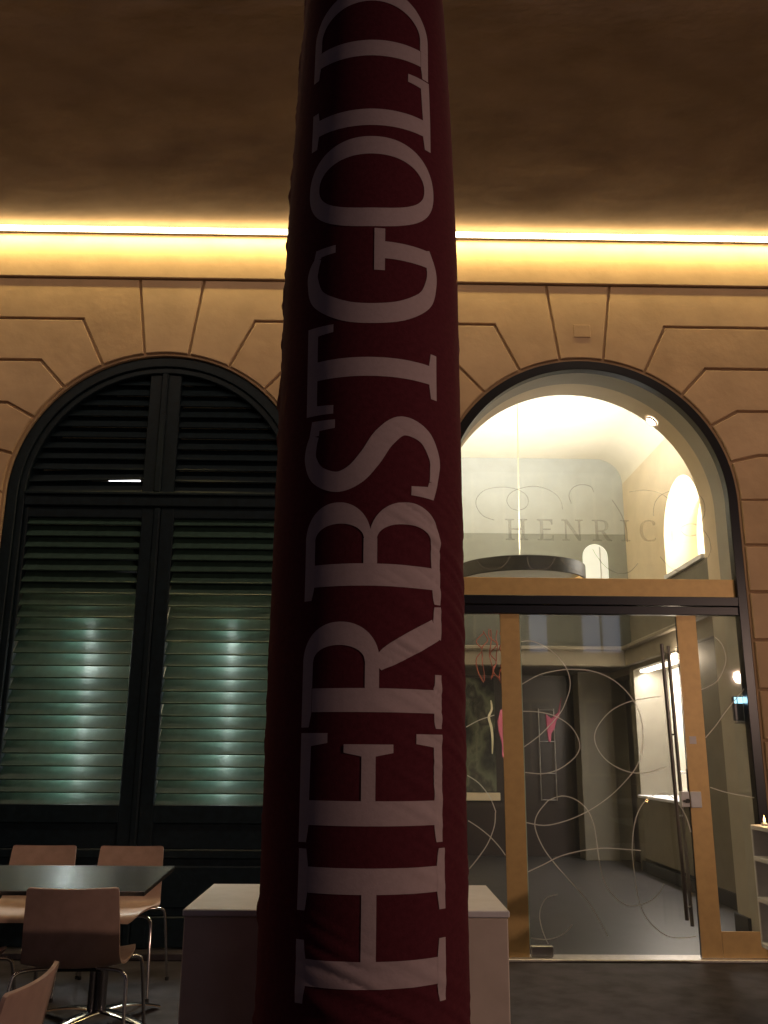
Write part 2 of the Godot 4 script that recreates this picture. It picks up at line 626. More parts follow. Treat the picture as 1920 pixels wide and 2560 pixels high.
func shutters(cx: float) -> void:
	var w := thing("shuttered_window", "tall arched window closed with dark green louvred shutters", "window", Vector3(cx, 0, 0))
	var rng := RandomNumberGenerator.new()
	rng.seed = 5
	# arched outer frame in two steps
	for st in [[R - 0.001, 1.085, -0.30, -0.045], [1.086, 1.035, -0.30, -0.065]]:
		var p := arch_poly(0, 0.05, YS, st[0])
		var q := arch_poly(0, 0.05, YS, st[1])
		q.reverse()
		p.append_array(q)
		var b := MB.new()
		b.prism(p, st[2], st[3], 0.006)
		obj("frame", b, M.shutter, w)
	var sill := MB.new()
	sill.box(Vector3(-R + 0.002, 0.002, -0.30), Vector3(R - 0.002, 0.049, 0.028), 0.006)
	obj("sill", sill, M.pave, w)
	# transom rail with a projecting lip
	var tr := MB.new()
	tr.box(Vector3(-1.034, 3.215, -0.25), Vector3(1.034, 3.300, -0.068), 0.006)
	tr.box(Vector3(-1.034, 3.302, -0.25), Vector3(1.034, 3.326, -0.048), 0.005)
	obj("transom_rail", tr, M.shutter, w)
	# mullion above the rail, with a half-round bead
	var mu := MB.new()
	mu.box(Vector3(-0.135, 3.328, -0.22), Vector3(0.115, YS + 1.033, -0.085), 0.006)
	mu.box(Vector3(-0.040, 3.328, -0.22), Vector3(0.012, YS + 1.040, -0.060), 0.010)
	obj("mullion", mu, M.shutter, w)
	# upper louvres, cut to the arch
	for s in [-1.0, 1.0]:
		var pn := Node3D.new()
		pn.name = "upper_louvre"
		w.add_child(pn, true)
		for i in 12:
			var y := 3.334 + 0.0905 * i
			var lim := sqrt(maxf(0.0, 1.05 * 1.05 - pow(y + 0.03 - YS, 2)))
			var xa: float = 0.116 if s > 0 else -lim
			var xb: float = lim if s > 0 else -0.136
			if xb - xa < 0.1:
				continue
			# one slat on the left has slipped askew and lets a sliver of light out
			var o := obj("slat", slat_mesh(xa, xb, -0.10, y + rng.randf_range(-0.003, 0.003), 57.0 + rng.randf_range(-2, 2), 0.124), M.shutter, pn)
			var rz := 0.034 if s < 0 and i == 1 else rng.randf_range(-0.002, 0.002)
			o.rotation.z = rz
			var pv := Vector3(-0.55 if s < 0 else 0.5, y, -0.1)
			o.position = pv - Basis(Vector3.BACK, rz) * pv
	# lower leaves
	for s in [-1.0, 1.0]:
		var leaf := Node3D.new()
		leaf.name = "shutter_leaf"
		w.add_child(leaf, true)
		var x0: float = -1.034 if s < 0 else 0.024
		var x1: float = -0.028 if s < 0 else 1.034
		var i0: float = -1.000 if s < 0 else 0.131
		var i1: float = -0.124 if s < 0 else 1.000
		var stl := MB.new()
		stl.box(Vector3(x0, 0.055, -0.20), Vector3(i0 - 0.0015, 3.212, -0.090), 0.006)
		stl.box(Vector3(i1 + 0.0015, 0.055, -0.20), Vector3(x1, 3.212, -0.090), 0.006)
		obj("stile", stl, M.shutter, leaf)
		var rl := MB.new()
		rl.box(Vector3(i0 - 0.006, 3.125, -0.19), Vector3(i1 + 0.006, 3.210, -0.092), 0.005)
		rl.box(Vector3(i0 - 0.006, 0.875, -0.19), Vector3(i1 + 0.006, 1.004, -0.090), 0.006)
		rl.box(Vector3(i0 - 0.006, 0.640, -0.19), Vector3(i1 + 0.006, 0.700, -0.092), 0.006)
		rl.box(Vector3(i0 - 0.006, 0.060, -0.19), Vector3(i1 + 0.006, 0.260, -0.092), 0.008)
		obj("rail", rl, M.shutter, leaf)
		var pl := MB.new()
		pl.box(Vector3(i0 - 0.006, 0.262, -0.16), Vector3(i1 + 0.006, 0.638, -0.115), 0.004)
		pl.box(Vector3(i0 + 0.05, 0.31, -0.14), Vector3(i1 - 0.05, 0.59, -0.104), 0.010)
		pl.box(Vector3(i0 - 0.006, 0.702, -0.16), Vector3(i1 + 0.006, 0.873, -0.115), 0.004)
		obj("panel", pl, M.shutter, leaf)
		for i in 24:
			var y := 0.992 + 0.0903 * i
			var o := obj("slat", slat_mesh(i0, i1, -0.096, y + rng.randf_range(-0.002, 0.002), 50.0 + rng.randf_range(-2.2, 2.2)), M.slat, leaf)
			o.rotation.z = rng.randf_range(-0.0015, 0.0015)
	# bead where the leaves meet
	var bd := MB.new()
	bd.box(Vector3(-0.032, 0.055, -0.18), Vector3(0.022, 3.212, -0.076), 0.012)
	obj("meeting_bead", bd, M.shutter, w)

	# the room behind: white board and a tube lamp behind each leaf
	var rm := MB.new()
	var lo := Vector3(cx - 1.35, -0.1, -1.30)
	var hi := Vector3(cx + 1.35, 4.7, -0.321)
	rm.box(lo, Vector3(hi.x, hi.y, lo.z + 0.08), 0.0)
	rm.box(lo, Vector3(lo.x + 0.08, hi.y, hi.z), 0.0)
	rm.box(Vector3(hi.x - 0.08, lo.y, lo.z), hi, 0.0)
	rm.box(Vector3(lo.x, hi.y - 0.08, lo.z), hi, 0.0)
	rm.box(Vector3(lo.x, 2.60, lo.z), Vector3(hi.x, 2.64, -0.20), 0.0)  # unseen board added to block tube light from the upper slats
	struct("window_bay_wall", rm, M.cream, "pale walls of the bay behind the shutters, with an added light-blocking board")
	for s in [[-0.515, "left"], [0.585, "right"]]:
		var x: float = cx + s[0]
		var t := thing("tube_lamp", "upright white light tube shining through the %s shutter leaf" % s[1], "lamp", Vector3(x, 1.0, -0.29), 0.0, "tube lamps behind the shutter slats")
		var g := MB.new()
		g.tube([Vector3(0, 0, 0), Vector3(0, 1.42, 0)], 0.010, 8)
		obj("light_tube", g, glow(lin(0.92, 1.0, 0.95), 12.0), t)
		var bk := MB.new()
		bk.box(Vector3(-0.015, -0.02, -0.030), Vector3(0.015, 1.44, -0.012), 0.002)
		obj("holder", bk, M.steel, t)
		area(Vector3(x, 1.71, -0.275), Vector3(0, 0, 1), Vector2(0.02, 1.42), lin(0.90, 1.0, 0.94), 3.2)
		area(Vector3(x, 1.71, -0.335), Vector3(0, 0, -1), Vector2(0.02, 1.42), lin(0.95, 1.0, 0.92), 4.0)
	var lk := thing("tube_lamp", "short white light tube glimpsed through the broken upper slat", "lamp", Vector3(cx - 0.30, 3.475, -0.30), 0.0, "tube lamps behind the shutter slats")
	var lg := MB.new()
	lg.tube([Vector3(-0.16, 0, 0), Vector3(0.09, 0, 0)], 0.02, 8)
	obj("light_tube", lg, glow(lin(0.95, 0.93, 0.97), 3.0), lk)

# ------------------------------------------------------------------ right arch: the glass shop front
const CURLS := [
		[1126,1677,1247,1673,1374,1642,1484,1567,1539,1457,1518,1375,1444,1307,1358,1259,1259,1236,1133,1244],
		[713,1221,795,1168,870,1076,909,984,910,963,900,872,849,754,772,651,716,587],
		[711,1561,804,1610,919,1648],
		[1125,1871,1257,1942,1388,1975,1504,1987,1648,1977,1775,1933,1872,1863,1952,1765,2001,1640,2010,1516],
		[2010,1516,1992,1392,1942,1284,1859,1189,1755,1095,1639,1015,1525,955,1398,908,1259,881,1128,900],
		[2148,1792,2010,1772,1893,1743,1775,1680,1684,1582,1651,1499,1668,1417,1727,1336,1822,1276,1933,1246,2060,1257,2161,1292],
		[1128,2189,1208,2194,1308,2157,1393,2093,1455,2015,1487,1930,1486,1845,1450,1747,1403,1663,1284,1538,1197,1468,1125,1420],
		[1256,102,1219,188,1202,287,1225,362,1268,406,1336,422],
		[1137,141,1257,133,1366,170,1429,229],
		[1674,153,1601,289,1538,389,1435,502,1331,616,1253,718,1204,821,1191,899,1221,972,1293,1052],
		[1293,1052,1392,1083,1489,1060,1569,994,1612,896,1627,785,1640,643,1661,528,1717,428,1794,365,1861,350,1972,379,2051,436,2089,499],
		[1131,570,1249,622,1361,674,1499,709,1665,730,1830,724,1940,716],
		[2308,841,2282,946,2227,1044,2161,1097,2077,1100,1990,1049,1928,957,1893,838,1877,709],
		[1877,709,1883,581,1899,416,1939,291,2014,204,2104,153,2212,147,2293,159],
		[714,910,789,864,871,800,938,729,975,678],
		[2604,2235,2650,2184,2672,2083,2648,1997,2590,1911,2521,1868,2461,1844],
		[2803,1871,2730,1792,2634,1687,2554,1589,2468,1498],
		[2473,1150,2569,1120,2679,1098,2789,1080],
		[955,3131,873,3161,821,3231,823,3309,892,3376,1007,3398,1120,3388,1203,3345,1226,3283,1199,3232,1141,3211],
		[1141,3211,1085,3231,1057,3289,1089,3352,1174,3392,1281,3409,1401,3376,1474,3309,1493,3223],
		[1563,3271,1548,3334,1577,3397,1647,3428,1722,3412,1743,3367],
		[806,2816,857,2759,916,2741,990,2753,1035,2788,1070,2841],
		[1205,2843,1208,2790,1235,2749,1286,2738,1369,2764,1421,2837],
		[1454,2838,1510,2770,1612,2718],
		[1711,2909,1738,2856,1808,2766,1894,2721,1984,2730,2056,2799],
		[2025,3371,2132,3388,2238,3373,2312,3335,2361,3265,2351,3186,2321,3155],
		[2202,3177,2219,3279,2283,3355,2408,3394,2529,3385,2602,3315,2608,3205,2569,3134],
		[2530,3030,2462,3020,2412,3055,2422,3094,2492,3118,2566,3095,2626,3003],
		[2626,3003,2630,2911,2589,2835,2509,2773,2387,2739,2300,2771,2231,2854],
		[1884,3306,1946,3197,1983,3073,1984,2966],
	]

func shopfront(cx: float) -> void:
	var w := thing("glass_shopfront", "arched glass shop entrance with gold bands and dark frame", "shop front", Vector3.ZERO)
	var ri := 1.098
	var zf := -0.012
	var zk := -0.095
	var zg := -0.060
	var p := arch_poly(cx, 0.02, YS, R - 0.001, 64)
	var q := arch_poly(cx, 0.02, YS, ri, 64)
	q.reverse()
	p.append_array(q)
	var b := MB.new()
	b.prism(p, zk, zf, 0.004)
	obj("frame", b, M.frame, w)
	b = MB.new()
	b.box(Vector3(cx - ri - 0.004, 2.466, zk), Vector3(cx + ri + 0.004, 2.536, -0.016), 0.004)
	b.box(Vector3(cx - ri - 0.004, 2.398, zk), Vector3(cx + ri + 0.004, 2.462, -0.026), 0.004)
	obj("transom_beam", b, M.frame, w)
	# panes
	var tp := arch_poly(cx, 2.530, YS, ri + 0.006, 64)
	b = MB.new()
	var idx := Geometry2D.triangulate_polygon(tp)
	for i in range(0, idx.size(), 3):
		b.tri(Vector3(tp[idx[i]].x, tp[idx[i]].y, zg), Vector3(tp[idx[i + 1]].x, tp[idx[i + 1]].y, zg), Vector3(tp[idx[i + 2]].x, tp[idx[i + 2]].y, zg), Vector3(0, 0, 1))
	obj("fanlight_pane", b, M.glass, w)
	var door := Node3D.new()
	door.name = "door"
	w.add_child(door)
	for e in [["side_pane", cx - ri - 0.005, 1.048, w], ["pane", 1.128, 2.312, door], ["side_pane", 2.39, cx + ri + 0.005, w]]:
		b = MB.new()
		b.quad(Vector3(e[1], 0.022, zg), Vector3(e[2], 0.022, zg), Vector3(e[2], 2.400, zg), Vector3(e[1], 2.400, zg), Vector3(0, 0, 1))
		obj(e[0], b, M.glass, e[3])
	# gold bands stuck to the outside of the glass
	for e in [[cx - ri + 0.001, 2.538, cx + ri - 0.001, 2.677], [0.978, 0.020, 1.124, 2.397], [2.317, 0.020, 2.465, 2.397], [2.467, 0.020, cx + ri - 0.001, 0.190], [cx - ri + 0.001, 0.020, 0.976, 0.190]]:
		b = MB.new()
		b.box(Vector3(e[0], e[1], zg + 0.001), Vector3(e[2], e[3], zg + 0.009), 0.002)
		obj("gold_band", b, M.gold, w)
	# bare edge of the door glass
	b = MB.new()
	b.box(Vector3(1.1255, 0.10, zg - 0.006), Vector3(1.1305, 2.392, zg + 0.006), 0.001)
	obj("glass_edge", b, M.edge, door)
	b = MB.new()
	b.box(Vector3(2.3105, 0.02, zg - 0.006), Vector3(2.3155, 2.392, zg + 0.006), 0.001)
	obj("glass_edge", b, M.dark, door)
	# pull bars, one outside and one inside
	for e in [[2.172, 2.213, 0.005, 0.27], [2.262, 2.290, -0.125, 0.21]]:
		b = MB.new()
		b.tube([Vector3(e[1], e[3], e[2]), Vector3(e[0], 2.175, e[2])], 0.0135, 14)
		obj("pull_bar", b, M.bar, door)
	for y in [0.34, 0.95, 1.52, 2.12]:
		b = MB.new()
		b.tube([Vector3(2.214 - 0.0205 * y, y, 0.0), Vector3(2.292 - 0.014 * y, y, -0.125)], 0.007, 8)
		obj("bar_fixing", b, M.bar, door)
	# lock and patch fittings
	b = MB.new()
	b.box(Vector3(2.250, 1.014, zg - 0.02), Vector3(2.309, 1.120, zg + 0.022), 0.003)
	obj("lock_plate", b, M.white, door)
	b = MB.new()
	b.box(Vector3(2.319, 1.010, zg + 0.010), Vector3(2.396, 1.120, zg + 0.024), 0.003)
	obj("lock_plate", b, M.white, w)
	b = MB.new()
	b.tube([Vector3(2.292, 1.056, zg + 0.02), Vector3(2.292, 1.056, zg + 0.042)], 0.015, 14)
	b.box(Vector3(2.262, 1.050, zg + 0.02), Vector3(2.292, 1.062, zg + 0.038), 0.002)
	obj("lock_cylinder", b, M.dark, door)
	b = MB.new()
	b.box(Vector3(1.134, 0.024, zg - 0.02), Vector3(1.287, 0.094, zg + 0.02), 0.004)
	obj("hinge_patch", b, M.steel, door)
	b = MB.new()
	b.box(Vector3(2.345, 1.453, zg + 0.009), Vector3(2.396, 1.508, zg + 0.0105), 0.0003)
	obj("sticker", b, mat(lin(0.75, 0.70, 0.72), 0.6), w)
	b = MB.new()
	b.box(Vector3(cx - R + 0.002, 0.001, -0.16), Vector3(cx + R - 0.002, 0.019, 0.012), 0.004)
	obj("threshold", b, M.metal_strip, w)
	# engraved-looking curls of pale film
	for c in CURLS:
		var pts := []
		for i in range(0, c.size(), 2):
			pts.append(Vector2(c[i] / 1000.0, c[i + 1] / 1000.0))
		pts = smooth_path(pts, 4)
		b = MB.new()
		var z := zg + 0.0012
		var k := pts.size()
		for i in k - 1:
			var d0: Vector2 = (pts[mini(i + 1, k - 1)] - pts[maxi(i - 1, 0)]).normalized().orthogonal() * 0.0036
			var d1: Vector2 = (pts[mini(i + 2, k - 1)] - pts[i]).normalized().orthogonal() * 0.0036
			var a: Vector2 = pts[i]
			var e: Vector2 = pts[i + 1]
			b.quad(Vector3(a.x - d0.x, a.y - d0.y, z), Vector3(a.x + d0.x, a.y + d0.y, z), Vector3(e.x + d1.x, e.y + d1.y, z), Vector3(e.x - d1.x, e.y - d1.y, z), Vector3(0, 0, 1))
		obj("scroll_line", b, M.scroll_faint if c[1] > 2600 else M.scroll, w)
	# the lettering
	var font := SystemFont.new()
	font.font_names = PackedStringArray(["Droid Serif"])
	var xs := [1.125, 1.352, 1.560, 1.785, 1.972, 2.145, 2.335]
	for i in 7:
		var tm := TextMesh.new()
		tm.text = "HENRICI"[i]
		tm.font = font
		tm.font_size = 96
		tm.pixel_size = 0.240 / 96.0
		tm.depth = 0.0006
		tm.curve_step = 1.0
		var o := put("letter", tm, M.film, w)
		o.position = Vector3(xs[i], 3.056, zg + 0.0016)

# ------------------------------------------------------------------ inside the shop
func shop_room() -> void:
	var b := MB.new()
	# inner leaf of the wall with the deep arch
	var top_part := PackedVector2Array([Vector2(3.95, 2.70), Vector2(3.95, 5.62), Vector2(-0.28, 5.62), Vector2(-0.28, 2.70), Vector2(XR - 1.112, 2.70)])
	top_part.append_array(arc(Vector2(XR, YS), 1.112, PI, 0, 64))
	top_part.append(Vector2(XR + 1.112, 2.70))
	b.prism(top_part, -0.60, -0.332, 0.004)
	struct("inner_wall", b, M.cream, "cream inner wall above the deep arched entrance reveal")
	b = MB.new()
	b.box(Vector3(XR + 1.112, 0.0, -0.60), Vector3(3.95, 2.698, -0.332), 0.004)
	b.box(Vector3(-0.28, 0.0, -0.60), Vector3(XR - 1.112, 2.698, -0.332), 0.004)
	struct("entrance_jamb", b, M.reveal2, "lower jambs inside the entrance, coloured darker to mimic the weaker light")  # light fading down the jamb is put into this darker colour
	b = MB.new()
	var p := arch_poly(XR, 0, YS, R + 0.01, 64)
	var q := arch_poly(XR, 0, YS, 1.104, 64)
	q.reverse()
	p.append_array(q)
	b.prism(p, -0.331, -0.097, 0.0)
	struct("entrance_reveal", b, M.reveal, "grey plastered reveal just behind the arched glass")
	b = MB.new()
	b.box(Vector3(-0.3, -0.05, -6.8), Vector3(3.6, 0.006, -0.10), 0.0)
	struct("shop_floor", b, M.shop_floor, "smooth dark floor inside the shop")
	# ceiling with a cove down to the right wall
	b = MB.new()
	b.box(Vector3(-0.3, 5.36, -5.3), Vector3(3.9, 5.5, -0.59), 0.0)
	var g := []
	for i in 13:
		var a := PI / 2 * i / 12.0
		g.append([Vector3(3.10 + 0.36 * sin(a), 5.0 + 0.36 * cos(a), -5.21), Vector3(3.10 + 0.36 * sin(a), 5.0 + 0.36 * cos(a), -0.60)])
	b.grid(g, 1.0)
	for i in b.n.size():
		pass
	struct("shop_ceiling", b, M.ceil, "white coved ceiling of the shop")
	# right wall with the arched window niche and the lit hatch; x-y of the polygon are -z and y
	b = MB.new()
	b.xf = Transform3D(Basis(Vector3(0, 0, -1), Vector3(0, 1, 0), Vector3(-1, 0, 0)), Vector3.ZERO)
	# profile axes: px = -z, py = y, extruded along -x (front faces the room)
	var niche := arch_poly(3.00, 3.40, 3.80, 0.62, 20)
	var upper := PackedVector2Array([Vector2(0.61, 2.75), Vector2(3.00 - 0.62, 2.75)])
	upper.append(Vector2(3.0 - 0.62, 3.40))
	var na := arc(Vector2(3.0, 3.80), 0.62, PI, 0, 20)
	upper.append_array(na)
	upper.append(Vector2(3.0 + 0.62, 3.40))
	upper.append(Vector2(3.0 + 0.62, 2.75))
	upper.append_array(PackedVector2Array([Vector2(5.3, 2.75), Vector2(5.3, 5.4), Vector2(0.61, 5.4)]))
	b.prism(upper, -3.85, -3.46, 0.0)
	b.prism(PackedVector2Array([Vector2(2.38, 2.75), Vector2(3.62, 2.75), Vector2(3.62, 3.40), Vector2(2.38, 3.40)]), -3.85, -3.461, 0.0)
	struct("right_wall", b, M.cream, "cream upper right wall of the shop with an arched window niche")
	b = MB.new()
	b.box(Vector3(3.450, 2.756, -5.20), Vector3(3.459, 3.345, -0.61), 0.0)  # thin panel giving this stretch of wall a darker tone
	struct("side_wall_band", b, M.olive, "darker olive panel laid over the right shop wall above the ledge")
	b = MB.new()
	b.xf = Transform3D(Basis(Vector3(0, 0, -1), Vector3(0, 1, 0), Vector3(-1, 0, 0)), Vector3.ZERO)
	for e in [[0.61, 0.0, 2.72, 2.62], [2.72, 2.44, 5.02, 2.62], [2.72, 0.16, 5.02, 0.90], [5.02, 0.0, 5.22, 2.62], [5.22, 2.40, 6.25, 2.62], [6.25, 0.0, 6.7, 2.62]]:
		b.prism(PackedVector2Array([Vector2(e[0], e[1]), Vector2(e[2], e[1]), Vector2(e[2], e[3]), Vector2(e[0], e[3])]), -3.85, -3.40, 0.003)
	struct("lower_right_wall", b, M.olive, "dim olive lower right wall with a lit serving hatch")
	# niche back: a glowing pane added in place of light inside the niche
	var win := thing("glowing_niche", "arched niche high in the right shop wall with an added glowing pane", "window", Vector3(3.86, 3.40, -3.0))
	b = MB.new()
	b.box(Vector3(0.0, 0, -0.66), Vector3(0.03, 1.1, 0.66), 0.0)
	obj("glow_pane", b, glow(lin(1.0, 0.93, 0.76), 1.3), win)
	b = MB.new()
	b.box(Vector3(-0.05, 0.12, -0.30), Vector3(-0.01, 0.50, -0.16), 0.004)
	obj("open_casement", b, M.brown, win)
	b = MB.new()
	b.box(Vector3(-0.04, 0.0, 0.02), Vector3(-0.002, 1.05, 0.07), 0.004)
	obj("glazing_bar", b, M.white, win)
	b = MB.new()
	b.xf = Transform3D(Basis(Vector3.RIGHT, Vector3.UP, Vector3.BACK), Vector3.ZERO)
	b.box(Vector3(-0.44, -0.05, -0.61), Vector3(-0.01, 0.004, 0.61), 0.006)
	obj("sill", b, M.white, win)
	area(Vector3(3.80, 3.95, -3.0), Vector3(-1, 0.1, 0), Vector2(0.7, 0.7), lin(1.0, 0.93, 0.80), 3.2, Vector3.BACK)
	# hatch
	var hb := thing("serving_hatch", "bright white lit serving hatch in the lower right shop wall", "hatch", Vector3(3.42, 0.9, -3.87))
	b = MB.new()
	b.box(Vector3(0.43, 0.0, -1.15), Vector3(0.46, 1.54, 1.15), 0.0)
	obj("back_panel", b, M.ceil, hb)
	b = MB.new()
	b.box(Vector3(-0.06, -0.035, -1.16), Vector3(0.43, 0.0, 1.16), 0.006)
	obj("counter", b, M.white, hb)
	b = MB.new()
	b.box(Vector3(0.05, 1.505, -1.1), Vector3(0.15, 1.535, 1.1), 0.003)
	obj("light_tube", b, glow(lin(1.0, 0.9, 0.75), 4.0), hb)
	area(Vector3(3.52, 2.395, -3.87), Vector3(0.35, -1, 0), Vector2(2.2, 0.1), lin(1.0, 0.92, 0.86), 9.0, Vector3.BACK)
	var card := MB.new()
	card.box(Vector3(3.34, 0.905, -3.12), Vector3(3.352, 1.24, -2.98), 0.002)
	tag(obj("menu_card", card, mat(lin(0.05, 0.008, 0.014), 0.5)), "dark maroon menu card standing on the hatch counter", "card")
	var tap := MB.new()
	tap.tube([Vector3(3.50, 0.90, -3.45), Vector3(3.50, 1.12, -3.45), Vector3(3.46, 1.19, -3.43), Vector3(3.38, 1.20, -3.40), Vector3(3.35, 1.14, -3.39)], 0.016, 10)
	tap.lathe([Vector2(0.05, 0.0), Vector2(0.05, 0.03), Vector2(0.02, 0.05), Vector2(0.0, 0.05)], Vector3(3.50, 0.902, -3.45), 16)
	tag(obj("tap", tap, M.steel), "bent metal tap on the hatch counter behind the door handles", "tap")
	# door in the right wall, recessed
	var rd := thing("inner_door", "dark brown door recessed in the lower right shop wall", "door", Vector3(3.62, 0.0, -5.73))
	b = MB.new()
	b.box(Vector3(0.0, 0.006, -0.515), Vector3(0.05, 2.40, 0.505), 0.003)
	obj("leaf", b, M.brown, rd)
	b = MB.new()
	b.box(Vector3(-0.02, 0.25, -0.42), Vector3(-0.002, 1.0, 0.42), 0.01)
	b.box(Vector3(-0.02, 1.1, -0.42), Vector3(-0.002, 2.2, 0.42), 0.01)
	obj("panel", b, M.brown, rd)
	# skirting boards
	b = MB.new()
	b.box(Vector3(3.375, 0.006, -2.70), Vector3(3.40, 0.15, -0.61), 0.004)
	b.box(Vector3(3.36, 0.006, -5.02), Vector3(3.40, 0.13, -2.70), 0.004)
	tag(obj("skirting_board", b, M.dark), "black skirting along the foot of the right shop wall", "skirting")
	b = MB.new()
	b.box(Vector3(2.770, 0.006, -0.598), Vector3(2.794, 0.23, -0.335), 0.004)
	tag(obj("skirting_board", b, M.dark), "short dark skirting at the foot of the entrance reveal", "skirting")
	# back walls: upper part stands forward over the lower room, its bands stepping darker downwards
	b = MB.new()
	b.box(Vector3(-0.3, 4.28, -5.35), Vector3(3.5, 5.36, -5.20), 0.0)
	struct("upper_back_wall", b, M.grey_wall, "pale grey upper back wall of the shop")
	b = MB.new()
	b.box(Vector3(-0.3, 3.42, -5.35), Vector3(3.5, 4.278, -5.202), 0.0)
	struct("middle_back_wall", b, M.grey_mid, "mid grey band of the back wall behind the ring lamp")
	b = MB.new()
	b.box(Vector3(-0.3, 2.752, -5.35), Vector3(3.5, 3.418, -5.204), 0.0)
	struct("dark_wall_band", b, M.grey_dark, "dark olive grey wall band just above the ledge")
	b = MB.new()
	b.box(Vector3(-0.3, 2.50, -5.36), Vector3(3.41, 2.755, -5.16), 0.01)
	b.box(Vector3(-0.3, 2.70, -5.16), Vector3(3.38, 2.752, -5.10), 0.012)
	b.box(Vector3(3.34, 2.50, -5.16), Vector3(3.44, 2.745, -0.605), 0.01)
	b.box(Vector3(3.28, 2.70, -5.10), Vector3(3.40, 2.752, -0.605), 0.012)
	tag(obj("ledge_beam", b, M.ledge), "cream ledge running across the shop at door height", "beam")
	b = MB.new()
	b.box(Vector3(-0.3, 2.50, -6.85), Vector3(3.8, 2.62, -5.365), 0.0)
	b.box(Vector3(-0.3, 0.0, -6.85), Vector3(3.8, 2.5, -6.72), 0.0)
	struct("lower_back_wall", b, M.brown, "dark brown back wall under the ledge")
	b = MB.new()
	b.box(Vector3(-0.38, 0.0, -6.8), Vector3(-0.281, 5.5, -0.333), 0.0)
	struct("left_wall", b, M.cream, "cream left wall of the shop behind the banner")
	# pillar by the back door
	b = MB.new()
	b.box(Vector3(2.93, 0.006, -6.5), Vector3(3.40, 2.50, -6.15), 0.006)
	tag(obj("pillar", b, M.olive), "plain olive pillar beside the dark back door", "pillar")
	# back door with pull rails
	var bd := thing("back_door", "dark glazed back door with slim metal pull rails", "door", Vector3(2.56, 0.0, -6.70))
	b = MB.new()
	b.box(Vector3(-0.40, 0.006, 0.0), Vector3(0.36, 2.45, 0.05), 0.004)
	obj("leaf", b, M.brown, bd)
	b = MB.new()
	for x in [-0.12, 0.10]:
		b.tube([Vector3(x, 0.75, 0.11), Vector3(x, 2.02, 0.11)], 0.008, 8)
	for y in [0.76, 1.12, 1.56, 2.0]:
		b.tube([Vector3(-0.12, y, 0.11), Vector3(0.10, y, 0.11)], 0.006, 8)
	obj("handle", b, M.steel, bd)
	# painting on the back wall
	var pc := thing("painting", "large dark green abstract painting on the back wall", "painting", Vector3(1.40, 0.86, -6.71))
	b = MB.new()
	b.box(Vector3(-0.55, 0.0, 0.0), Vector3(0.42, 1.60, 0.04), 0.004)
	var pm := StandardMaterial3D.new()
	pm.albedo_texture = noise_tex(0.005, 5, 91, [[0.2, lin(0.02, 0.02, 0.02)], [0.45, lin(0.10, 0.11, 0.07)], [0.6, lin(0.16, 0.17, 0.11)], [0.75, lin(0.05, 0.05, 0.04)], [1.0, lin(0.25, 0.24, 0.16)]])
	pm.uv1_triplanar = true
	pm.uv1_scale = Vector3(0.55, 0.35, 0.55)
	pm.roughness = 0.7
	obj("canvas", b, pm, pc)
	b = MB.new()
	b.box(Vector3(-0.60, -0.12, 0.0), Vector3(0.47, -0.01, 0.05), 0.006)
	obj("plinth_board", b, M.cream, pc)
	# hanging art: orange tangle, pale strip, two pink scraps
	var rng := RandomNumberGenerator.new()
	rng.seed = 12
	b = MB.new()
	for i in 7:
		var pts := []
		var x := 1.42 + 0.05 * i
		for k in 7:
			pts.append(Vector3(x + rng.randf_range(-0.05, 0.06), 2.95 - 0.105 * k - 0.02 * absf(3.0 - i), -4.95 + rng.randf_range(-0.06, 0.06)))
		b.tube(smooth_path(pts, 4), 0.007, 6)
	tag(obj("hanging_sculpture", b, mat(lin(0.22, 0.045, 0.025), 0.8)), "tangle of thin orange cords hanging inside near the gold post", "sculpture")
	b = MB.new()
	var st := smooth_path([Vector2(1.545, 2.04), Vector2(1.555, 1.93), Vector2(1.515, 1.83), Vector2(1.545, 1.70), Vector2(1.555, 1.55), Vector2(1.548, 1.38)], 5)
	var gs := []
	for i in st.size():
		var c: Vector2 = st[i]
		var hw := 0.006 + 0.010 * sin(PI * i / (st.size() - 1.0))
		gs.append([Vector3(c.x - hw, c.y, -5.0), Vector3(c.x + hw, c.y, -5.0 + 0.012)])
	b.grid(gs, 1.0)
	tag(obj("paper_strip", b, mat(lin(0.75, 0.72, 0.55), 0.8)), "pale crinkled paper strip hanging left of the gold post", "ribbon")
	for e in [["smaller pink rag with a raised point hanging before the back door", [Vector3(2.43, 1.92, -6.0), Vector3(2.50, 1.86, -5.98), Vector3(2.565, 1.91, -6.0), Vector3(2.60, 1.94, -6.03), Vector3(2.655, 2.14, -6.0), Vector3(2.615, 1.88, -5.97), Vector3(2.575, 1.83, -6.0), Vector3(2.545, 1.72, -6.0), Vector3(2.50, 1.66, -6.0), Vector3(2.485, 1.54, -6.0), Vector3(2.455, 1.55, -6.0), Vector3(2.435, 1.74, -6.0)]],
			["larger pink rag with purple edge half behind the gold post", [Vector3(1.665, 1.92, -5.0), Vector3(1.76, 1.95, -5.02), Vector3(1.80, 1.7, -5.0), Vector3(1.75, 1.45, -5.0), Vector3(1.70, 1.33, -5.0), Vector3(1.672, 1.34, -5.0), Vector3(1.675, 1.50, -4.98), Vector3(1.635, 1.66, -5.0), Vector3(1.625, 1.78, -5.0)]]]:
		b = MB.new()
		var poly := PackedVector2Array()
		for v in e[1]:
			poly.append(Vector2(v.x, v.y))
		b.prism(poly, e[1][0].z - 0.012, e[1][0].z + 0.012, 0.004)
		tag(obj("pink_rag", b, mat(lin(0.48, 0.12, 0.20), 0.85)), e[0], "hanging rag", "pink rags hung inside the shop")
	# small arched niche in the upper back wall
	var sn := thing("arched_niche", "small pale arched niche low in the upper back wall", "niche", Vector3(3.03, 3.55, -5.2))
	b = MB.new()
